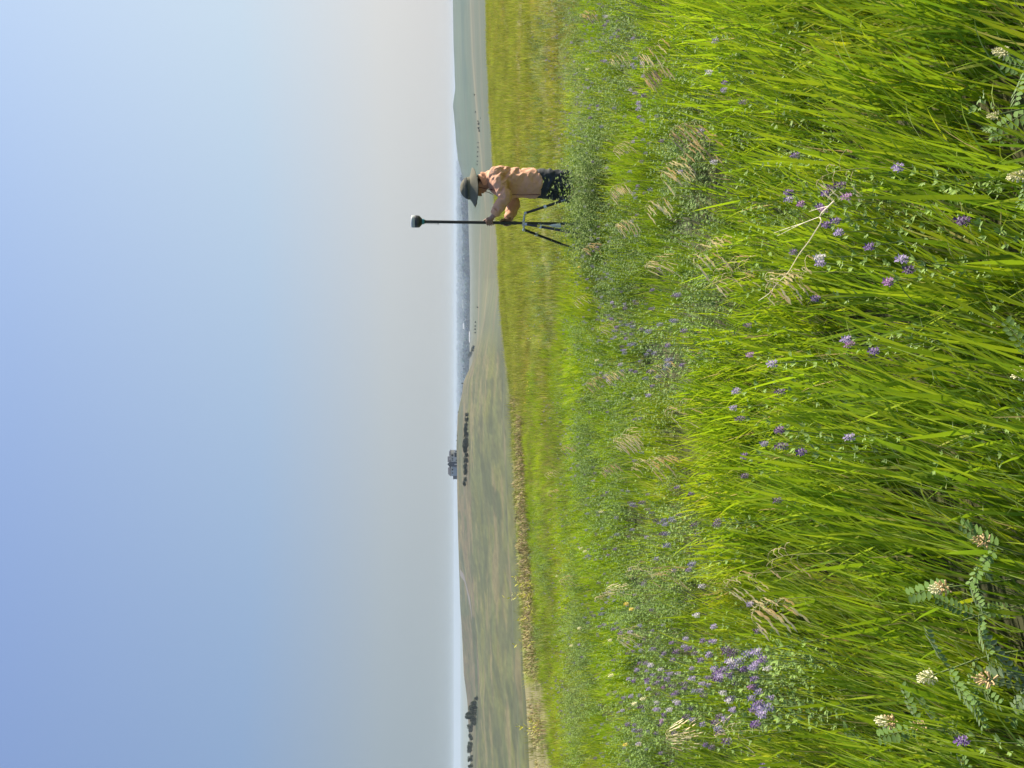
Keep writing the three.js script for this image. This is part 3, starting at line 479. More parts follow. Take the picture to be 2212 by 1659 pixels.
milkvetch(3803, 2385, .32, null, 1, 'fresh green pinnate milkvetch leaves without a flower, lower right', 4); milkvetch(3700, 2665, .34, null, 1, 'milkvetch leaf fan between the cream head and the dried brown one', 4); milkvetch(3985, 2540, .30, null, 1, 'greyish green round leaved milkvetch at the right edge', 4, leafMatB); milkvetch(3990, 2740, .30, null, 1.3, 'dark blue green pinnate plant in the bottom right corner', 6, leafMatB); milkvetch(3290, 2950, .34, null, 1, 'low pinnate leaves by the bottom edge, left of the long milkvetch head', 4);
{ // the dry twig
  const at = (cx, cy, h) => { const p = spot(COL(2900 + cx * .3617), COL(600 + cy * .3617), h); return [p[0], p[1] + h, p[2]]; };
  const o = thing('dry_twig', 'long pale dry branched twig lying across the grass below the purple flowers', 'twig');
  const main = [[1060, 530], [1000, 590], [905, 695], [925, 740], [850, 870], [780, 980], [690, 1095], [620, 1210], [560, 1310], [440, 1430], [360, 1530], [240, 1615]].map(([x, y]) => at(x, y, .5));
  part('main_branch', tubeGeo(main, .0023, .0009, 5, 40), strawPale, o);
  for (const b of [[[1000, 585], [900, 610], [790, 645]], [[895, 705], [730, 768], [600, 830], [440, 912]], [[740, 765], [540, 830], [400, 880]], [[1000, 490], [1050, 440], [1085, 412]], [[400, 1480], [380, 1540], [350, 1590]]]) part('side_branch', tubeGeo(b.map(([x, y]) => at(x, y, .5))  , .0012, .0005, 4, 10), strawPale, o);
}
{ // young shoots with yellow leaves along the brow
  const yl = leafy([.50, .49, .06], { transmission: .35 }), g = leafShape(.095, .022), bark = std([.28, .19, .10]);
  for (const [x, y, h, n, label] of [[1985, 2352, .95, 16, 'tallest yellow leaved shoot on the brow, left of the bottom flower patch'], [2030, 2300, .75, 12, 'yellow leaved shoot just above the tallest one on the brow'], [2050, 2345, .8, 14, 'bushy yellow leaved shoot right of the tallest one'], [2070, 2395, .7, 10, 'yellow leaved shoot below the bushy one'], [2022, 2441, .7, 8, 'thin yellow leaved shoot standing alone on the brow'], [2022, 2537, .7, 9, 'small yellow leaved shoot farther down the brow'], [2040, 2860, .85, 12, 'yellow leaved shoot near the bottom edge on the brow'], [2060, 2880, .6, 8, 'short yellow shoot beside the one near the bottom edge'], [2010, 2275, .6, 9, 'yellow sprig on the brow above the shoots']]) {
    const v = COL(y), az = Math.atan((V0 - v) / F), r = crest(az) * .985, top = atDistance(COL(x), v, r * Math.cos(az)), gy = landY(top[0], top[2]), hh = Math.max(.35, top[1] - gy), o = thing('yellow_shoot', label, 'shoot', [top[0], gy, top[2]], rr(0, 6.3));
    for (let s = 0; s < 2; s++) part('stem', tubeGeo([[s * .04, 0, 0], [s * .1, hh * .5, .02 * s], [s * .16 - .02, hh * (1 - .2 * s), 0]], .005, .002, 4, 5), bark, o);
    for (let i = 0; i < n * 1.8; i++) { const s = i % 2, t = rr(.35, 1) , m = part('leaf', g, yl, o); m.position.set(s * (.06 + .1 * t) - .02 * t, hh * t * (1 - .2 * s), 0); m.rotation.set(gauss() * .5, i * 2.4, rr(.2, 1.1), 'YXZ'); m.scale.setScalar(rr(.8, 1.3)); }
  }
}

// ------------------------------------------------------------------ bushes and trees
function crownGeo(kind, n, leaf, c) { // leaf clumps through a lumpy crown of unit height, 1 wide at most
  const T = new Tris(), lobes = []; const m = kind === 'poplar' ? 7 : 9;
  for (let i = 0; i < m; i++) lobes.push(kind === 'poplar' ? [gauss() * .14, .25 + .6 * i / m, gauss() * .14, rr(.14, .24) * (1.1 - .5 * i / m)] : [gauss() * .38, .22 + rnd() * .52, gauss() * .34, rr(.16, .27)]);
  for (let i = 0; i < n; i++) {
    const l = lobes[i % m], a = rr(0, 6.28), q = Math.acos(rr(-1, 1)), r = l[3] * Math.cbrt(rr(.25, 1)), p = V(l[0] + r * Math.sin(q) * Math.cos(a), l[1] + r * Math.cos(q), l[2] + r * Math.sin(q) * Math.sin(a)); if (p.y < .03) p.y = rr(.03, .12);
    const k = rr(.6, 1.35), col = [c[0] * k, c[1] * k, c[2] * k], s = leaf * rr(.6, 1.4), d = V(gauss(), gauss(), gauss()).normalize(), e = V(d.y, d.z, -d.x).cross(d).normalize(), f = V().crossVectors(d, e);
    const A = T.v(p.x - e.x * s, p.y - e.y * s, p.z - e.z * s, col), B = T.v(p.x + f.x * s * .6, p.y + f.y * s * .6, p.z + f.z * s * .6, col), D = T.v(p.x + e.x * s, p.y + e.y * s, p.z + e.z * s, col), E = T.v(p.x - f.x * s * .6, p.y - f.y * s * .6, p.z - f.z * s * .6, col); T.quad(A, B, D, E);
  }
  return T.geo();
}
function trunkGeo(h, r) { const g = [tubeGeo([[0, -.1, 0], [.01, h * .5, .01], [.02, h, 0]], r, r * .5, 6, 5)]; for (let i = 0; i < 5; i++) { const a = i * 1.3, y = h * rr(.45, .9); g.push(tubeGeo([[.01, y, 0], [.01 + Math.cos(a) * .12, y + .16, Math.sin(a) * .12], [Math.cos(a) * .25, y + .3, Math.sin(a) * .25]], r * .45, r * .15, 4, 4)); } return merged(g); }
const crownMat = leafy([1, 1, 1], { vertexColors: true, transmission: .2, roughness: 1 }), barkMat = std([.12, .10, .08]);
const CROWNS = { bush: [0, 1, 2].map(() => crownGeo('bush', 900, .05, [.05, .072, .045])), poplar: [0, 1].map(() => crownGeo('poplar', 800, .045, [.04, .06, .03])) }, TRUNK = trunkGeo(.5, .022);
function tree(name, category, kind, u, v, d, hpx, wide, label) {
  const base = d ? (() => { const p = atDistance(u, v, d); return [p[0], landY(p[0], p[2]), p[2]]; })() : spot(u, v, 0), r = Math.hypot(base[0], base[2]), h = hpx * r / F, o = thing(name, label, category, base, rr(0, 6.3));
  part('trunk', TRUNK, barkMat, o); part('crown', pick(CROWNS[kind]), crownMat, o); o.scale.set(h * wide, h, h * wide); return o;
}
const nth = ['first', 'second', 'third', 'fourth', 'fifth', 'sixth', 'seventh', 'eighth', 'ninth', 'tenth', 'eleventh', 'twelfth', 'thirteenth', 'fourteenth'];
[[895, 8], [906, 9], [917, 9.5], [927, 11], [938, 11], [950, 12], [962, 14], [972, 12], [984, 9.5], [995, 11.5], [1006, 11.5], [1018, 11], [1035, 8], [1046, 9.5]].forEach(([v, h], i) => tree('bush', 'bush', 'bush', i > 11 ? 1009.5 : 1013, v, 0, h * 1.15, 1.75, `dark bush in the row on the slope below the house, ${nth[i]} from the person's side`));
[[1509, 1034, 10, 1.0, 'bush'], [1517, 1034, 17, .9, 'bush'], [1527, 1033, 21, .8, 'bush'], [1534, 1032.5, 20, .85, 'bush'], [1541, 1031, 27, .7, 'poplar'], [1549, 1031, 26, .6, 'bush'], [1555, 1031, 16, 1, 'bush'], [1562, 1030, 12, 1, 'bush'], [1569, 1024, 15, .9, 'bush']].forEach(([v, u, h, w, k], i) => tree(k === 'poplar' ? 'tree' : 'leafy_tree', 'tree', k, u, v, 0, h, w, `dark tree of the skyline grove near the bottom, ${nth[i]} from the house side`));
[1578, 1588, 1597, 1606, 1615, 1624, 1633, 1642, 1651, 1661, 1672].forEach((v, i) => tree('hedgerow_tree', 'tree', pick(['bush', 'poplar', 'bush']), 1022.5, v + rr(-4, 4), 0, rr(7, 13.5), rr(.8, 1.7), `hedgerow tree on the skyline at the bottom edge, ${nth[i]} beyond the grove`));
[[748, 1027, 7], [752, 1025.5, 8], [757, 1024.5, 8], [762, 1022.5, 10], [767, 1020, 11], [772, 1018, 9]].forEach(([v, u, h], i) => tree('bush', 'bush', 'bush', u, v, 0, h, 1.1, `bush on the falling edge of the house hill, ${nth[i]} from the valley`));
[[821, 1002.5, 4.5], [828, 1001.5, 5.5]].forEach(([v, u, h], i) => tree('leafy_tree', 'tree', 'bush', u, v, 0, h, .9, `small tree on the ridge of the house hill, the ${i ? 'taller' : 'lower'} of two`));
[[941, 989, 2.5], [952, 988, 3], [890, 991.5, 3]].forEach(([v, u, h], i) => tree('bush', 'bush', 'bush', u, v, 0, h, 1.4, `tiny bush on the skyline above the house in the picture, ${nth[i]} of three`));
[[205, 1026, 4], [242, 1029, 4.5], [262, 1034, 4], [268, 1036, 6], [276, 1036, 6], [283, 1037, 5], [308, 1034, 3.5], [318, 1034, 4], [328, 1033.5, 4], [338, 1033, 4], [348, 1032.5, 3.5], [355, 1032, 3.5], [255, 1039, 2.5]].forEach(([v, u, h], i) => tree('bush', 'bush', 'bush', u, v, 0, h * .75, 1.7, `hazy dark bush at the foot of the long hill, ${nth[i]} from the top edge`));
[[696, 1029, 4], [704, 1029, 4.5], [711, 1028.5, 4.5], [718, 1028.5, 4], [664, 1033, 3.5]].forEach(([v, u, h], i) => tree('bush', 'bush', 'bush', u, v, 0, h, 1.5, `low dark bush along the tan track in the valley, ${nth[i]} of five`));
{ // woods of the plain, too far to tell the trees apart
  const g = crownGeo('bush', 260, .11, [.15, .21, .23]), list = [];  // crown colour is paled and blued: distance haze put into it beyond the fog
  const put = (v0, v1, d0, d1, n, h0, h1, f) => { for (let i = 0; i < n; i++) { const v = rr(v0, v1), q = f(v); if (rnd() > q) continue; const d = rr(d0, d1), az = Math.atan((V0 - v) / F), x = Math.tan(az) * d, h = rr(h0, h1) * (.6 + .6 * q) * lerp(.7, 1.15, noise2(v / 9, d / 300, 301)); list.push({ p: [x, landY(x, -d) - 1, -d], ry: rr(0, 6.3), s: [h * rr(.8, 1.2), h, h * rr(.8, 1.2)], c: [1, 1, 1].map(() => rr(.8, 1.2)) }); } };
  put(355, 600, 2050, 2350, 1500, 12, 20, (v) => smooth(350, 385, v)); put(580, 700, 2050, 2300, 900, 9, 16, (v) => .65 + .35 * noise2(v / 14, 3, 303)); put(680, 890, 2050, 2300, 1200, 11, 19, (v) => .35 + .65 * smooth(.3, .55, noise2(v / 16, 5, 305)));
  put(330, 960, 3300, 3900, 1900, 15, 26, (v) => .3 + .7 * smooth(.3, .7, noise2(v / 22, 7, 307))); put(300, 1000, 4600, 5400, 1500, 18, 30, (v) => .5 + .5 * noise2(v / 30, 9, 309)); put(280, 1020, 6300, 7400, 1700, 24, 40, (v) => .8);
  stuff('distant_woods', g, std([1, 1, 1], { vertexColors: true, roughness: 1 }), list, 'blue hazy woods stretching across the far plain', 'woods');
}
{ // white farm buildings of the plain
  const white = std([.5, .5, .5]), slate = std([.35, .36, .38]);
  for (const [v, u, d, w, h, label] of [[728, 1018.5, 1900, 26, 3.4, 'long low white farm shed in the far valley'], [705, 1000, 3000, 22, 8, 'white farm building among the far woods, nearest the person'], [744, 1004, 2700, 16, 7, 'white barn among the far woods beyond the hill bushes'], [785, 1004.5, 2700, 14, 7, 'small pale barn among the far woods, below the white barn']]) {
    const p = atDistance(u, v, d), y = landY(p[0], p[2]), o = thing('farm_building', label, 'building', [p[0], Math.max(y, p[1] - h), p[2]], .1);
    part('wall', box(-w / 2, w / 2, -4, h * .6, -6, 6), white, o);
    const s = new THREE.Shape(); s.moveTo(-6.6, 0); s.lineTo(6.6, 0); s.lineTo(0, h * .4); s.closePath(); const g = new THREE.ExtrudeGeometry(s, { depth: w + 1, bevelEnabled: false }); g.rotateY(Math.PI / 2); g.translate(-w / 2 - .5, h * .6, 0); part('roof', g, v === 728 ? white : slate, o);
    part('door', box(-w * .2, -w * .2 + 3, -4, h * .4, 6, 6.15), slate, o);
  }
  const p = atDistance(981, 47, 1320), o = thing('utility_mast', 'thin lone mast on the crest of the long hill near the top edge', 'mast', [p[0], landY(p[0], p[2]), p[2]]);
  part('pole', bar([0, -1, 0], [0, 5, 0], .16, .12, 8), std([.2, .18, .16]), o); part('crossarm', box(-.8, .8, 4.4, 4.6, -.1, .1), std([.2, .18, .16]), o);
}
{ // the farm track on the left hill
  const pts = [[1236, 994], [1243, 999], [1252, 1004], [1262, 1006.5], [1275, 1009.5], [1290, 1013], [1310, 1017], [1340, 1021]].map(([v, u]) => spot(u, v, 0)), T = new Tris();
  const curve = new THREE.CatmullRomCurve3(pts.map((p) => V(...p))); let last = null;
  for (let i = 0; i <= 60; i++) { const p = curve.getPointAt(i / 60), t = curve.getTangentAt(i / 60), s = V(-t.z, 0, t.x).normalize().multiplyScalar(2.4), a = p.clone().add(s), b = p.clone().sub(s), k = [.13, .125, .12].map((q) => q * rr(.92, 1.08)), row = [T.v(a.x, landY(a.x, a.z) + .12, a.z, k), T.v(p.x, landY(p.x, p.z) + .16, p.z, k), T.v(b.x, landY(b.x, b.z) + .12, b.z, k)]; if (last) { T.quad(last[0], last[1], row[1], row[0]); T.quad(last[1], last[2], row[2], row[1]); } last = row; }
  structure('road', T.geo(), ground, 'grey farm track curving over the hill beside the green paddock');
}

// ------------------------------------------------------------------ the house on the skyline
{
  const p = atDistance(990, 1003, 535), o = thing('house', 'large pale house with dark roofs and a pillared veranda on the skyline', 'house', [p[0], landY(p[0], p[2]) - .3, p[2]], Math.atan2(-p[0], 535));
  const pale = std([.46, .52, .58]), off = std([.62, .62, .60]), dark = std([.07, .085, .12]), slate = std([.028, .032, .045], { roughness: 1 }), white = std([.85, .83, .78]), glass = std([.03, .035, .045], { roughness: .15 }), grey = std([.22, .23, .25]);
  const prism = (x0, x1, z0, z1, y, h, hip = 0, over = .35) => { // a ridge along x with hipped or plain ends
    const T = new Tris(), c = [1, 1, 1], zm = (z0 + z1) / 2, a = T.v(x0 - over, y, z0 - over, c), b = T.v(x1 + over, y, z0 - over, c), d = T.v(x1 + over, y, z1 + over, c), e = T.v(x0 - over, y, z1 + over, c), r = T.v(x0 - over + hip, y + h, zm, c), s = T.v(x1 + over - hip, y + h, zm, c);
    T.quad(e, d, s, r); T.quad(b, a, r, s); T.tri(a, e, r); T.tri(d, b, s); T.quad(a, b, d, e); const g = T.geo().toNonIndexed(); g.computeVertexNormals(); return g; };
  const gable = (x0, x1, z0, z1, y, h, over = .3) => { const s = new THREE.Shape(); s.moveTo(x0 - over, y); s.lineTo(x1 + over, y); s.lineTo((x0 + x1) / 2, y + h); s.closePath(); const g = new THREE.ExtrudeGeometry(s, { depth: z1 - z0 + over, bevelEnabled: false }); g.translate(0, 0, z0); return g; };
  const win = (x, y, w, h, z, m = glass) => { const f = part('window', box(x - w / 2 - .1, x + w / 2 + .1, y - h / 2 - .1, y + h / 2 + .1, z, z + .08), white, o); part('pane', box(x - w / 2, x + w / 2, y - h / 2, y + h / 2, z + .08, z + .11), m, f); };
  part('wall', box(-7.9, -1.5, -1, 4.5, -5, 3), pale, o); part('roof', prism(-7.9, -1.2, -5, 3, 4.5, 1.9, 1.6), slate, o);
  part('wall', box(-10.2, -7.9, -1, 2.7, -4, 2), grey, o); part('flat_roof', box(-10.35, -7.9, 2.7, 2.9, -4.15, 2.15), slate, o);
  part('wall', box(-1.5, 1.7, -1, 5.0, -4.5, 3.7), dark, o); part('roof', gable(-1.7, 1.9, -4.5, 3.9, 5.0, 1.85), slate, o); part('gable_board', gable(-.9, 1.1, 3.95, 4.2, 5.05, .95, 0), grey, o);
  part('wall', box(1.7, 5.0, -1, 4.6, -4.5, 3.2), off, o); part('roof', prism(1.7, 5.3, -4.5, 3.2, 4.6, 2.1, .2), slate, o); part('dormer', gable(2.9, 4.5, 1.4, 3.55, 4.6, 1.0, .1), off, o);
  part('veranda_roof', prism(5.0, 10.0, -3.5, 3.6, 4.5, 1.2, 1.6), slate, o); part('wall', box(5.0, 9.7, -1, 4.5, -4, -.2), off, o); part('deck', box(5.0, 9.9, 2.0, 2.25, -.2, 3.6), white, o); part('wall', box(5.0, 8.0, -1, 2.0, -.2, 2.2), dark, o); part('wall', box(8.0, 9.9, -1, 2.0, -.2, 3.4), white, o); part('opening', box(8.5, 9.3, -.5, 1.3, 3.4, 3.5), glass, o);
  for (const x of [8.1, 9.75, 5.1]) part('pillar', box(x - .16, x + .16, 2.25, 4.5, 3.2, 3.5), white, o);
  part('railing', box(5.2, 9.7, 2.85, 3.0, 3.35, 3.45), grey, o);
  win(-5.9, 3.3, .75, 1.0, 3); win(-3.6, 3.3, 1.15, 1.1, 3); win(-1.9, .9, .5, .7, 3.0); win(3.0, 3.3, .8, 1.1, 3.2); win(4.2, 3.3, .8, 1.1, 3.2); win(2.8, .8, .8, .8, 3.2); win(6.2, 3.4, 1.6, 1.5, -.2);
  part('door', box(-.35, .35, -.3, 1.9, 3.7, 3.8), white, o); part('balcony_panel', box(-2.8, -1.6, 3.7, 4.3, 3.0, 3.9), white, o); part('step', box(3.7, 4.4, -.6, .25, 3.2, 4.0), white, o);
}

// ------------------------------------------------------------------ smooth solid figures
function surface(field, lo, hi, cell) { // surface nets over a grid: the field is negative inside
  const n = [0, 1, 2].map((k) => Math.ceil((hi[k] - lo[k]) / cell) + 1), [nx, ny, nz] = n, val = new Float32Array(nx * ny * nz), at = (i, j, k) => (k * ny + j) * nx + i;
  for (let k = 0; k < nz; k++) for (let j = 0; j < ny; j++) for (let i = 0; i < nx; i++) val[at(i, j, k)] = field(lo[0] + i * cell, lo[1] + j * cell, lo[2] + k * cell);
  const id = new Int32Array(nx * ny * nz).fill(-1), P = [], I = [];
  for (let k = 0; k < nz - 1; k++) for (let j = 0; j < ny - 1; j++) for (let i = 0; i < nx - 1; i++) {
    let x = 0, y = 0, z = 0, m = 0;
    for (let e = 0; e < 12; e++) { // the twelve edges of the cell
      const ax = e >> 2, b = e & 1, c = (e >> 1) & 1, o = [0, 0, 0]; o[(ax + 1) % 3] = b; o[(ax + 2) % 3] = c; const q = [...o]; q[ax] = 1;
      const v0 = val[at(i + o[0], j + o[1], k + o[2])], v1 = val[at(i + q[0], j + q[1], k + q[2])]; if ((v0 < 0) === (v1 < 0)) continue;
      const t = v0 / (v0 - v1); x += o[0] + (q[0] - o[0]) * t; y += o[1] + (q[1] - o[1]) * t; z += o[2] + (q[2] - o[2]) * t; m++;
    }
    if (m) { id[at(i, j, k)] = P.length / 3; P.push(lo[0] + (i + x / m) * cell, lo[1] + (j + y / m) * cell, lo[2] + (k + z / m) * cell); }
  }
  for (let k = 1; k < nz - 1; k++) for (let j = 1; j < ny - 1; j++) for (let i = 1; i < nx - 1; i++) {
    const s = val[at(i, j, k)] < 0, f = (a, b, c, d, w) => { if (a < 0 || b < 0 || c < 0 || d < 0) return; w ? I.push(a, b, c, a, c, d) : I.push(a, c, b, a, d, c); };
    if (s !== (val[at(i + 1, j, k)] < 0)) f(id[at(i, j - 1, k - 1)], id[at(i, j, k - 1)], id[at(i, j, k)], id[at(i, j - 1, k)], s);
    if (s !== (val[at(i, j + 1, k)] < 0)) f(id[at(i - 1, j, k - 1)], id[at(i - 1, j, k)], id[at(i, j, k)], id[at(i, j, k - 1)], s);
    if (s !== (val[at(i, j, k + 1)] < 0)) f(id[at(i - 1, j - 1, k)], id[at(i, j - 1, k)], id[at(i, j, k)], id[at(i - 1, j, k)], s);
  }
  const g = new THREE.BufferGeometry(); g.setAttribute('position', new THREE.Float32BufferAttribute(P, 3)); g.setIndex(I); g.computeVertexNormals(); return g;
}
const smin = (a, b, k) => { const h = Math.max(k - Math.abs(a - b), 0) / k; return Math.min(a, b) - h * h * k * .25; };
const cone = (x, y, z, a, b, r0, r1) => { const dx = b[0] - a[0], dy = b[1] - a[1], dz = b[2] - a[2], t = clamp(((x - a[0]) * dx + (y - a[1]) * dy + (z - a[2]) * dz) / (dx * dx + dy * dy + dz * dz), 0, 1); return Math.hypot(x - a[0] - dx * t, y - a[1] - dy * t, z - a[2] - dz * t) - lerp(r0, r1, t); };
const ell = (x, y, z, c, r) => { const k = Math.hypot((x - c[0]) / r[0], (y - c[1]) / r[1], (z - c[2]) / r[2]); return (k - 1) * Math.min(...r) * (k > .3 ? 1 : 1); };
const chain = (x, y, z, pts, k, d = 1e9) => { for (let i = 0; i + 1 < pts.length; i++) d = smin(d, cone(x, y, z, pts[i], pts[i + 1], pts[i][3], pts[i + 1][3]), k); return d; };

// The person: local x towards the back, y up from the ground, z towards the camera; looks down at the pole held in front.
const personAt = (() => { const p = atDistance(985, COL(600 + 370 / 2.989), 9.75); return [p[0], EYE - 1.83, p[2]]; })();
{
  const o = thing('person', 'person in peach long sleeved shirt, dark shorts and wide brimmed hat gripping the survey pole', 'person', personAt);
  const skin = std([.30, .165, .115], { roughness: .6 }), shirtMat = std([.60, .325, .21], { roughness: .85 }), shortsMat = std([.020, .025, .036], { roughness: .8 }), hatMat = std([.125, .118, .082], { roughness: .9 }), bandMat = std([.05, .055, .05]), cordMat = std([.07, .04, .035]), hairMat = std([.06, .035, .022]), bootMat = std([.09, .07, .05]);
  const shoulderN = [.085, 1.345, .165, .075], elbowN = [-.205, 1.235, .235, .058], wristN = [-.405, 1.345, .125, .030], shoulderF = [.06, 1.335, -.165, .075], elbowF = [-.185, 1.085, -.20, .058], wristF = [-.415, 1.165, -.065, .030];
  const hand = (dz, y0, back) => { // a hand closed on the pole at x -.484; the palm lies on the near side of its right, the fingers pass over the camera side (or behind)
    const f = [], s = back ? -1 : 1; for (let k = 0; k < 4; k++) { const y = y0 + .040 - k * .0235, l = [1, 1.1, 1.02, .82][k], z = s * .030; f.push([[-.452, y - .006, z * .85, .0105], [-.478, y + .002, z * 1.02, .0098], [-.478 - .032 * l, y - .006, z * .75, .0092], [-.478 - .038 * l, y - .014, z * -.05, .0080]]); }
    const th = [[-.440, y0 + .03, s * .006, .014], [-.452, y0 + .062, -s * .012, .0115], [-.474, y0 + .090, -s * .026, .0095]]; return { f, th };
  };
  const hN = hand(0, 1.405, false), hF = hand(0, 1.185, true);
  const headC = [-.045, 1.585, 0], tilt = .42, ct = Math.cos(tilt), st = Math.sin(tilt);
  const headField = (x, y, z) => { // in head axes: fx forwards, fy up
    const dx = x - headC[0], dy = y - headC[1], fx = -dx * ct - dy * st, fy = dy * ct - dx * st, w = Math.abs(z);
    let d = ell(fx, fy, z, [-.012, .035, 0], [.098, .088, .076]);
    d = smin(d, ell(fx, fy, z, [.035, -.035, 0], [.062, .085, .058]), .04);
    d = smin(d, ell(fx, fy, z, [.062, -.098, 0], [.030, .022, .028]), .03);            // chin
    d = smin(d, cone(fx, fy, z, [.090, .012, 0], [.113, -.025, 0], .011, .015), .014); // nose
    d = smin(d, ell(fx, fy, z, [.085, -.062, 0], [.020, .008, .024]), .008); d = smin(d, ell(fx, fy, z, [.083, -.074, 0], [.019, .008, .022]), .006);   // lips
    d = smin(d, ell(fx, fy, w, [.082, .035, .032], [.018, .010, .024]), .012);         // brow
    d = Math.max(d, -ell(fx, fy, w, [.098, .012, .034], [.014, .012, .018]));          // eye hollow
    d = smin(d, ell(fx, fy, w, [.080, .010, .033], [.013, .012, .013]), .003);
    d = smin(d, ell(fx, fy, w, [-.008, -.005, .078], [.022, .034, .011]), .008);       // ear
    return d;
  };
  const body = (x, y, z) => {
    let d = headField(x, y, z); d = smin(d, cone(x, y, z, [-.02, 1.52, 0], [.06, 1.39, 0], .056, .066), .04);
    if (y < 1.5) { let t = ell(x, y, z, [.045, 1.22, 0], [.125, .22, .175]); t = smin(t, ell(x, y, z, [.03, .95, 0], [.120, .20, .165]), .08); d = smin(d, t, .06); }
    d = smin(d, chain(x, y, z, [shoulderN, elbowN, wristN, [-.435, 1.385, .055, .027]], .03), .03); d = smin(d, chain(x, y, z, [shoulderF, elbowF, wristF, [-.440, 1.18, -.04, .027]], .03), .03);
    d = smin(d, cone(x, y, z, [-.438, 1.370, .042], [-.446, 1.43, .030], .021, .021), .02); d = smin(d, cone(x, y, z, [-.438, 1.150, -.042], [-.446, 1.21, -.030], .021, .021), .02);
    if (x < -.40) for (const h of [hN, hF]) { for (const f of h.f) d = smin(d, chain(x, y, z, f, .004), .007); d = smin(d, chain(x, y, z, h.th, .006), .010); }
    if (y < .9) { d = smin(d, chain(x, y, z, [[.05, .86, .09, .088], [.025, .47, .10, .058], [.06, .30, .10, .056], [.07, .08, .10, .036]], .03), .05); d = smin(d, chain(x, y, z, [[.0, .86, -.09, .088], [-.06, .47, -.10, .058], [-.04, .30, -.10, .056], [-.03, .08, -.10, .036]], .03), .05); }
    return d;
  };
  const coarse = surface((x, y, z) => body(x, y, z), [-.26, .02, -.30], [.30, 1.50, .32], .0115), arms = surface((x, y, z) => Math.max(body(x, y, z), x + .262), [-.54, 1.06, -.30], [-.24, 1.53, .30], .0042), head = surface((x, y, z) => Math.max(body(x, y, z), 1.44 - y), [-.19, 1.43, -.12], [.09, 1.70, .12], .0045);
  part('body', merged([coarse, arms, head]), skin, o);
  // the shirt: a loose body, sleeves, collar and cuffs, with folds
  const cut = [[.72, .03, .185, .215], [.80, .028, .188, .215], [.95, .025, .180, .205], [1.10, .028, .186, .210], [1.20, .034, .186, .220], [1.30, .042, .183, .225], [1.37, .055, .150, .205], [1.42, .065, .105, .135], [1.46, .070, .080, .090]];
  const prof = (y) => { if (y <= cut[0][0]) return cut[0]; if (y >= cut.at(-1)[0]) return cut.at(-1); let i = 0; while (y > cut[i + 1][0]) i++; const t = (y - cut[i][0]) / (cut[i + 1][0] - cut[i][0]); return cut[i].map((a, k) => lerp(a, cut[i + 1][k], t)); };
  const fold = (x, y, z) => { const a = noise3(x * 9 + y * 16, y * 5 - x * 12 + 3, z * 7 + 11), b = noise3(x * 22 + y * 30, y * 9 - x * 24, z * 14 + 5); const armpit = Math.exp(-((x - .08) ** 2 + (y - 1.2) ** 2) * 30); return (a - .5) * .022 + Math.abs(a - .5) * .030 + Math.abs(b - .5) * (.020 + .024 * armpit) - .009 + Math.sin((y * 60 + x * 44) + 3 * a) * .004 * armpit; };
  const shirt = (x, y, z) => {
    const [, c, a, b] = prof(y); let d = (Math.hypot((x - c) / a, z / b) - 1) * Math.min(a, b);
    const hem = .745 + clamp((x + .1) * .26, -.02, .08) - .02 * Math.cos((x - .03) * 18); d = Math.max(d, hem - y); d = Math.max(d, y - (1.475 + x * .35));
    const sN = chain(x, y, z, [[.09, 1.335, .155, .098], [-.03, 1.285, .205, .088], [-.205, 1.225, .240, .080], [-.30, 1.285, .19, .068], [-.388, 1.338, .135, .056]], .03), sF = chain(x, y, z, [[.06, 1.325, -.155, .098], [-.04, 1.22, -.19, .088], [-.185, 1.085, -.205, .082], [-.30, 1.12, -.15, .070], [-.398, 1.155, -.075, .056]], .03);
    d = smin(d, Math.max(sN, -.402 - x + (y - 1.34) * .6), .035); d = smin(d, Math.max(sF, -.405 - x), .035);
    return d + fold(x, y, z);
  };
  const sg = surface(shirt, [-.48, .66, -.34], [.32, 1.52, .36], .0095); part('shirt', sg, shirtMat, o);
  const collar = (x, y, z) => { const c = [.055 - (y - 1.44) * .3, 0], q = Math.hypot((x - c[0]) / .088, z / .082) - 1, s = 1.468 + x * .55; return Math.max(Math.abs(q * .082) - .007, Math.abs(y - s) - .036); };
  part('collar', surface(collar, [-.09, 1.36, -.12], [.19, 1.60, .12], .006), shirtMat, o);
  const placket = tubeGeo([[-.085, 1.40, .118], [-.135, 1.25, .105], [-.152, 1.05, .108], [-.150, .90, .112], [-.146, .77, .115]], .0045, .0045, 5, 20); part('placket', placket, std([.16, .06, .05]), o);
  for (const [a, b] of [[[-.352, 1.316, .158], [-.402, 1.346, .125]], [[-.366, 1.143, -.1], [-.410, 1.160, -.066]]]) part('cuff', bar(a, b, .066, .060, 18), shirtMat, o);
  // shorts
  const shorts = (x, y, z) => { let d = (Math.hypot((x - .025) / .172, z / .188) - 1) * .17; d = Math.max(d, .66 - y + 0); d = smin(d, chain(x, y, z, [[.05, .72, .085, .128], [.055, .38, .105, .110]], .02), .05); d = smin(d, chain(x, y, z, [[-.01, .72, -.085, .128], [-.07, .38, -.105, .110]], .02), .05); d = Math.max(d, y - .92); d = Math.max(d, .36 - y); const q = noise3(x * 10, y * 22 + x * 10, z * 9 + 40); return d + (q - .5) * .03 + Math.sin(y * 90 + 6 * q) * .002; };
  part('shorts', surface(shorts, [-.24, .33, -.26], [.26, .95, .26], .0105), shortsMat, o);
  for (const [x, z] of [[.055, .10], [-.045, -.10]]) { const b = (px, py, pz) => { let d = ell(px, py, pz, [x - .055, .045, z], [.145, .05, .05]); d = smin(d, cone(px, py, pz, [x + .012, .06, z], [x + .015, .17, z], .052, .050), .03); return Math.max(d, -py, py - .17); }; part('boot', surface(b, [x - .22, -.012, z - .08], [x + .12, .2, z + .08], .011), bootMat, o); }
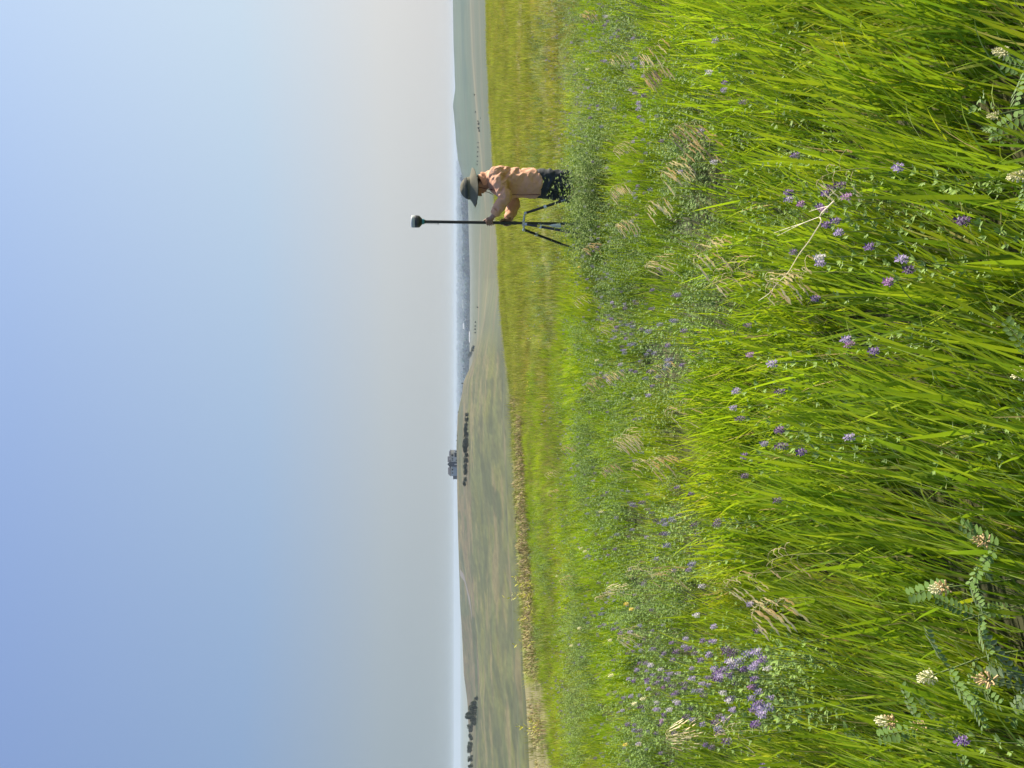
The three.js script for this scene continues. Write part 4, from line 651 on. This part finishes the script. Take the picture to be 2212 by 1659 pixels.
  // hat
  const hat = new THREE.Group(); hat.name = 'hat'; o.add(hat);
  const crownF = (x, y, z) => { const c = [-.050, 1.655, 0]; let d = ell(x, y, z, c, [.138, .122, .112]); d = Math.max(d, 1.640 + (x + .05) * -.02 - y); return d + (noise3(x * 18, y * 18, z * 18 + 9) - .5) * .012; };
  part('crown', surface(crownF, [-.21, 1.615, -.14], [.11, 1.80, .14], .006), hatMat, hat);
  const T = new Tris(), N = 72, M = 6, W = [1, 1, 1], rows = [];
  for (let s = 0; s < 2; s++) for (let m = 0; m <= M; m++) for (let i = 0; i < N; i++) {
    const a = i / N * 2 * Math.PI, c = Math.cos(a), q = Math.sin(a), t = m / M, oy = 1.572 + .060 * Math.pow(Math.max(0, c), 1.5) + .022 * Math.pow(Math.max(0, -c), 4) - .012 * Math.abs(q) + (noise2(a * 3, 2) - .5) * .012, ox = c > 0 ? .252 : .238, ix = .130, iz = .105;
    T.v(-.05 + c * lerp(ix, ox, t), lerp(1.662, oy, t * (1.25 - .25 * t)) - s * .006, q * lerp(iz, .205, t), W);
  }
  const idx = (s, m, i) => (s * (M + 1) + m) * N + (i % N);
  for (let m = 0; m < M; m++) for (let i = 0; i < N; i++) { T.quad(idx(0, m, i), idx(0, m, i + 1), idx(0, m + 1, i + 1), idx(0, m + 1, i)); T.quad(idx(1, m, i), idx(1, m + 1, i), idx(1, m + 1, i + 1), idx(1, m, i + 1)); }
  for (let i = 0; i < N; i++) T.quad(idx(0, M, i), idx(0, M, i + 1), idx(1, M, i + 1), idx(1, M, i));
  part('brim', T.geo(), hatMat, hat);
  const bandF = (x, y, z) => { const d = ell(x, y, z, [-.050, 1.655, 0], [.1425, .126, .1165]) ; return Math.max(d, Math.abs(y - 1.703 - .10 * (x + .05)) - .020); }; part('band', surface(bandF, [-.22, 1.65, -.14], [.12, 1.76, .14], .006), bandMat, hat);
  part('hair', surface((x, y, z) => { const d = ell(x, y, z, [-.012, 1.60, 0], [.095, .085, .084]); return Math.max(d, y - 1.66, 1.535 - y + (x - .02) * -.2, -.035 - x) + (noise3(x * 40, y * 40, z * 40) - .5) * .008; }, [-.06, 1.50, -.11], [.12, 1.68, .11], .006), hairMat, o);
  for (const z of [.086, -.086]) part('chin_cord', tubeGeo([[-.045, 1.60, z], [-.065, 1.50, z * .85], [-.085, 1.41, z * .9], [-.10, 1.36, z * 1.3]], .0045, .0045, 5, 12), cordMat, o);
}
// The survey pole with its bipod
{
  const px = personAt[0] - .484, o = thing('survey_pole', 'tall black survey pole with a white topped receiver, held by the person', 'survey pole', [px, personAt[1], personAt[2]]);
  const black = std([.022, .024, .028], { roughness: .45 }), cap = std([.45, .49, .51], { roughness: .45 }), bodyM = std([.03, .035, .05], { roughness: .4 }), teal = std([.03, .22, .30], { roughness: .4 }), silver = std([.55, .57, .60], { roughness: .35, metalness: .6 }), whiteM = std([.78, .80, .82], { roughness: .5 }), yellow = std([.7, .62, .12]);
  const spin = (pts, n = 32) => new THREE.LatheGeometry(pts.map(([r, y]) => new THREE.Vector2(Math.max(r, 1e-5), y)), n);
  part('upper_pole', bar([0, 1.08, 0], [0, 2.215, 0], .0195, .0190, 20), black, o); part('lower_pole', bar([0, 0, 0], [0, 1.08, 0], .0170, .0175, 20), black, o); part('sleeve', bar([0, 1.06, 0], [0, 1.155, 0], .0225, .0225, 20), black, o); part('point', spin([[0, -.03], [.006, 0], [.014, .03], [0, .03]], 12), silver, o);
  const rec = new THREE.Group(); rec.name = 'receiver'; o.add(rec);
  part('lower_body', spin([[0, 2.212], [.021, 2.212], [.024, 2.222], [.030, 2.250], [.066, 2.283], [.074, 2.292], [.0765, 2.325], [.0765, 2.340], [.070, 2.344], [0, 2.344]], 40), bodyM, rec); part('collar_ring', spin([[.0255, 2.226], [.031, 2.228], [.036, 2.256], [.031, 2.257]], 32), teal, rec);
  part('antenna_dome', spin([[.072, 2.344], [.0765, 2.347], [.076, 2.378], [.071, 2.389], [.052, 2.394], [0, 2.395]], 40), cap, rec);
  part('radio_whip', bar([-.027, 2.05, .0], [-.026, 2.215, 0], .0022, .0022, 6), black, o); part('whip_tip', bar([-.027, 2.045, 0], [-.027, 2.062, 0], .005, .005, 8), black, o);
  const clampG = new THREE.Group(); clampG.name = 'hand_clamp'; o.add(clampG); part('band', bar([0, 1.232, 0], [0, 1.262, 0], .026, .026, 18), black, clampG); part('lever', box(.02, .052, 1.236, 1.258, -.012, .012), black, clampG);
  // bipod head and legs
  part('bipod_head', merged([bar([0, .955, 0], [0, .99, 0], .030, .030, 18), bar([.02, .972, .0], [.125, .957, .03], .013, .012, 10), bar([-.02, .972, 0], [-.062, .968, .02], .015, .014, 10)]), silver, o);
  const legs = [[[.120, .955, .03], [.300, .36, .16], [.335, .02, .20], .39], [[-.062, .962, -.10], [-.205, .44, -.30], [-.30, .02, -.45], .3], [[-.018, .945, .03], [-.155, .40, .25], [-.235, .02, .38], .3]];
  legs.forEach(([a, b, c, f], i) => {
    const l = new THREE.Group(); l.name = 'bipod_leg'; o.add(l); part('upper_tube', bar(a, b, .0165, .0165, 14), black, l); part('lower_tube', bar(b, c, .0125, .0115, 12), black, l);
    const m = a.map((q, k) => lerp(q, b[k], f)), n = a.map((q, k) => lerp(q, b[k], f + .055)); part('lever_clamp', bar(m, n, .0225, .0225, 14), i === 1 ? silver : whiteM, l); part('joint', bar(a.map((q, k) => lerp(q, b[k], -.02)), a.map((q, k) => lerp(q, b[k], .03)), .020, .020, 12), silver, l);
    if (i === 2) part('lever', box(m[0] - .012, m[0] + .012, m[1] - .005, m[1] + .03, m[2] + .015, m[2] + .04), yellow, l);
  });
  // the lettering on the leg nearest the person
  const cv = document.createElement('canvas'); cv.width = 256; cv.height = 64; const g = cv.getContext('2d'); g.fillStyle = '#0b0c0e'; g.fillRect(0, 0, 256, 64); g.fillStyle = '#e6ebee'; g.font = 'bold 50px sans-serif'; g.textBaseline = 'middle'; g.textAlign = 'center'; g.fillText('DUTCH', 128, 34);
  const tex = new THREE.CanvasTexture(cv); tex.colorSpace = THREE.SRGBColorSpace;
  const a = V(...legs[0][0]), b = V(...legs[0][1]), dir = b.clone().sub(a).normalize(), lab = new THREE.CylinderGeometry(.0171, .0171, .10, 14, 1, true, -.9, 1.8), uv = lab.attributes.uv; for (let i = 0; i < uv.count; i++) { const u = uv.getX(i), v = uv.getY(i); uv.setXY(i, 1 - v, u); }
  const m = part('leg_lettering', lab, std([1, 1, 1], { map: tex, roughness: .5, side: THREE.FrontSide }), o); m.position.copy(a.clone().lerp(b, .80)); m.quaternion.setFromUnitVectors(V(0, -1, 0), dir);
  // white tag hanging from a cord on the pole
  const tag = new THREE.Group(); tag.name = 'tag'; o.add(tag); part('cord', tubeGeo([[-.03, .80, .12], [-.045, .72, .13], [-.05, .665, .13]], .002, .002, 4, 6), whiteM, tag);
  const sh = new THREE.Shape(); sh.moveTo(0, .15); sh.quadraticCurveTo(.022, .10, .024, .0); sh.lineTo(-.022, -.005); sh.quadraticCurveTo(-.024, .09, 0, .15); part('tag_card', new THREE.ExtrudeGeometry(sh, { depth: .004, bevelEnabled: true, bevelSize: .002, bevelThickness: .001, bevelSegments: 1 }).translate(-.052, .515, .128), whiteM, tag);
}
renderer.render(scene, camera);
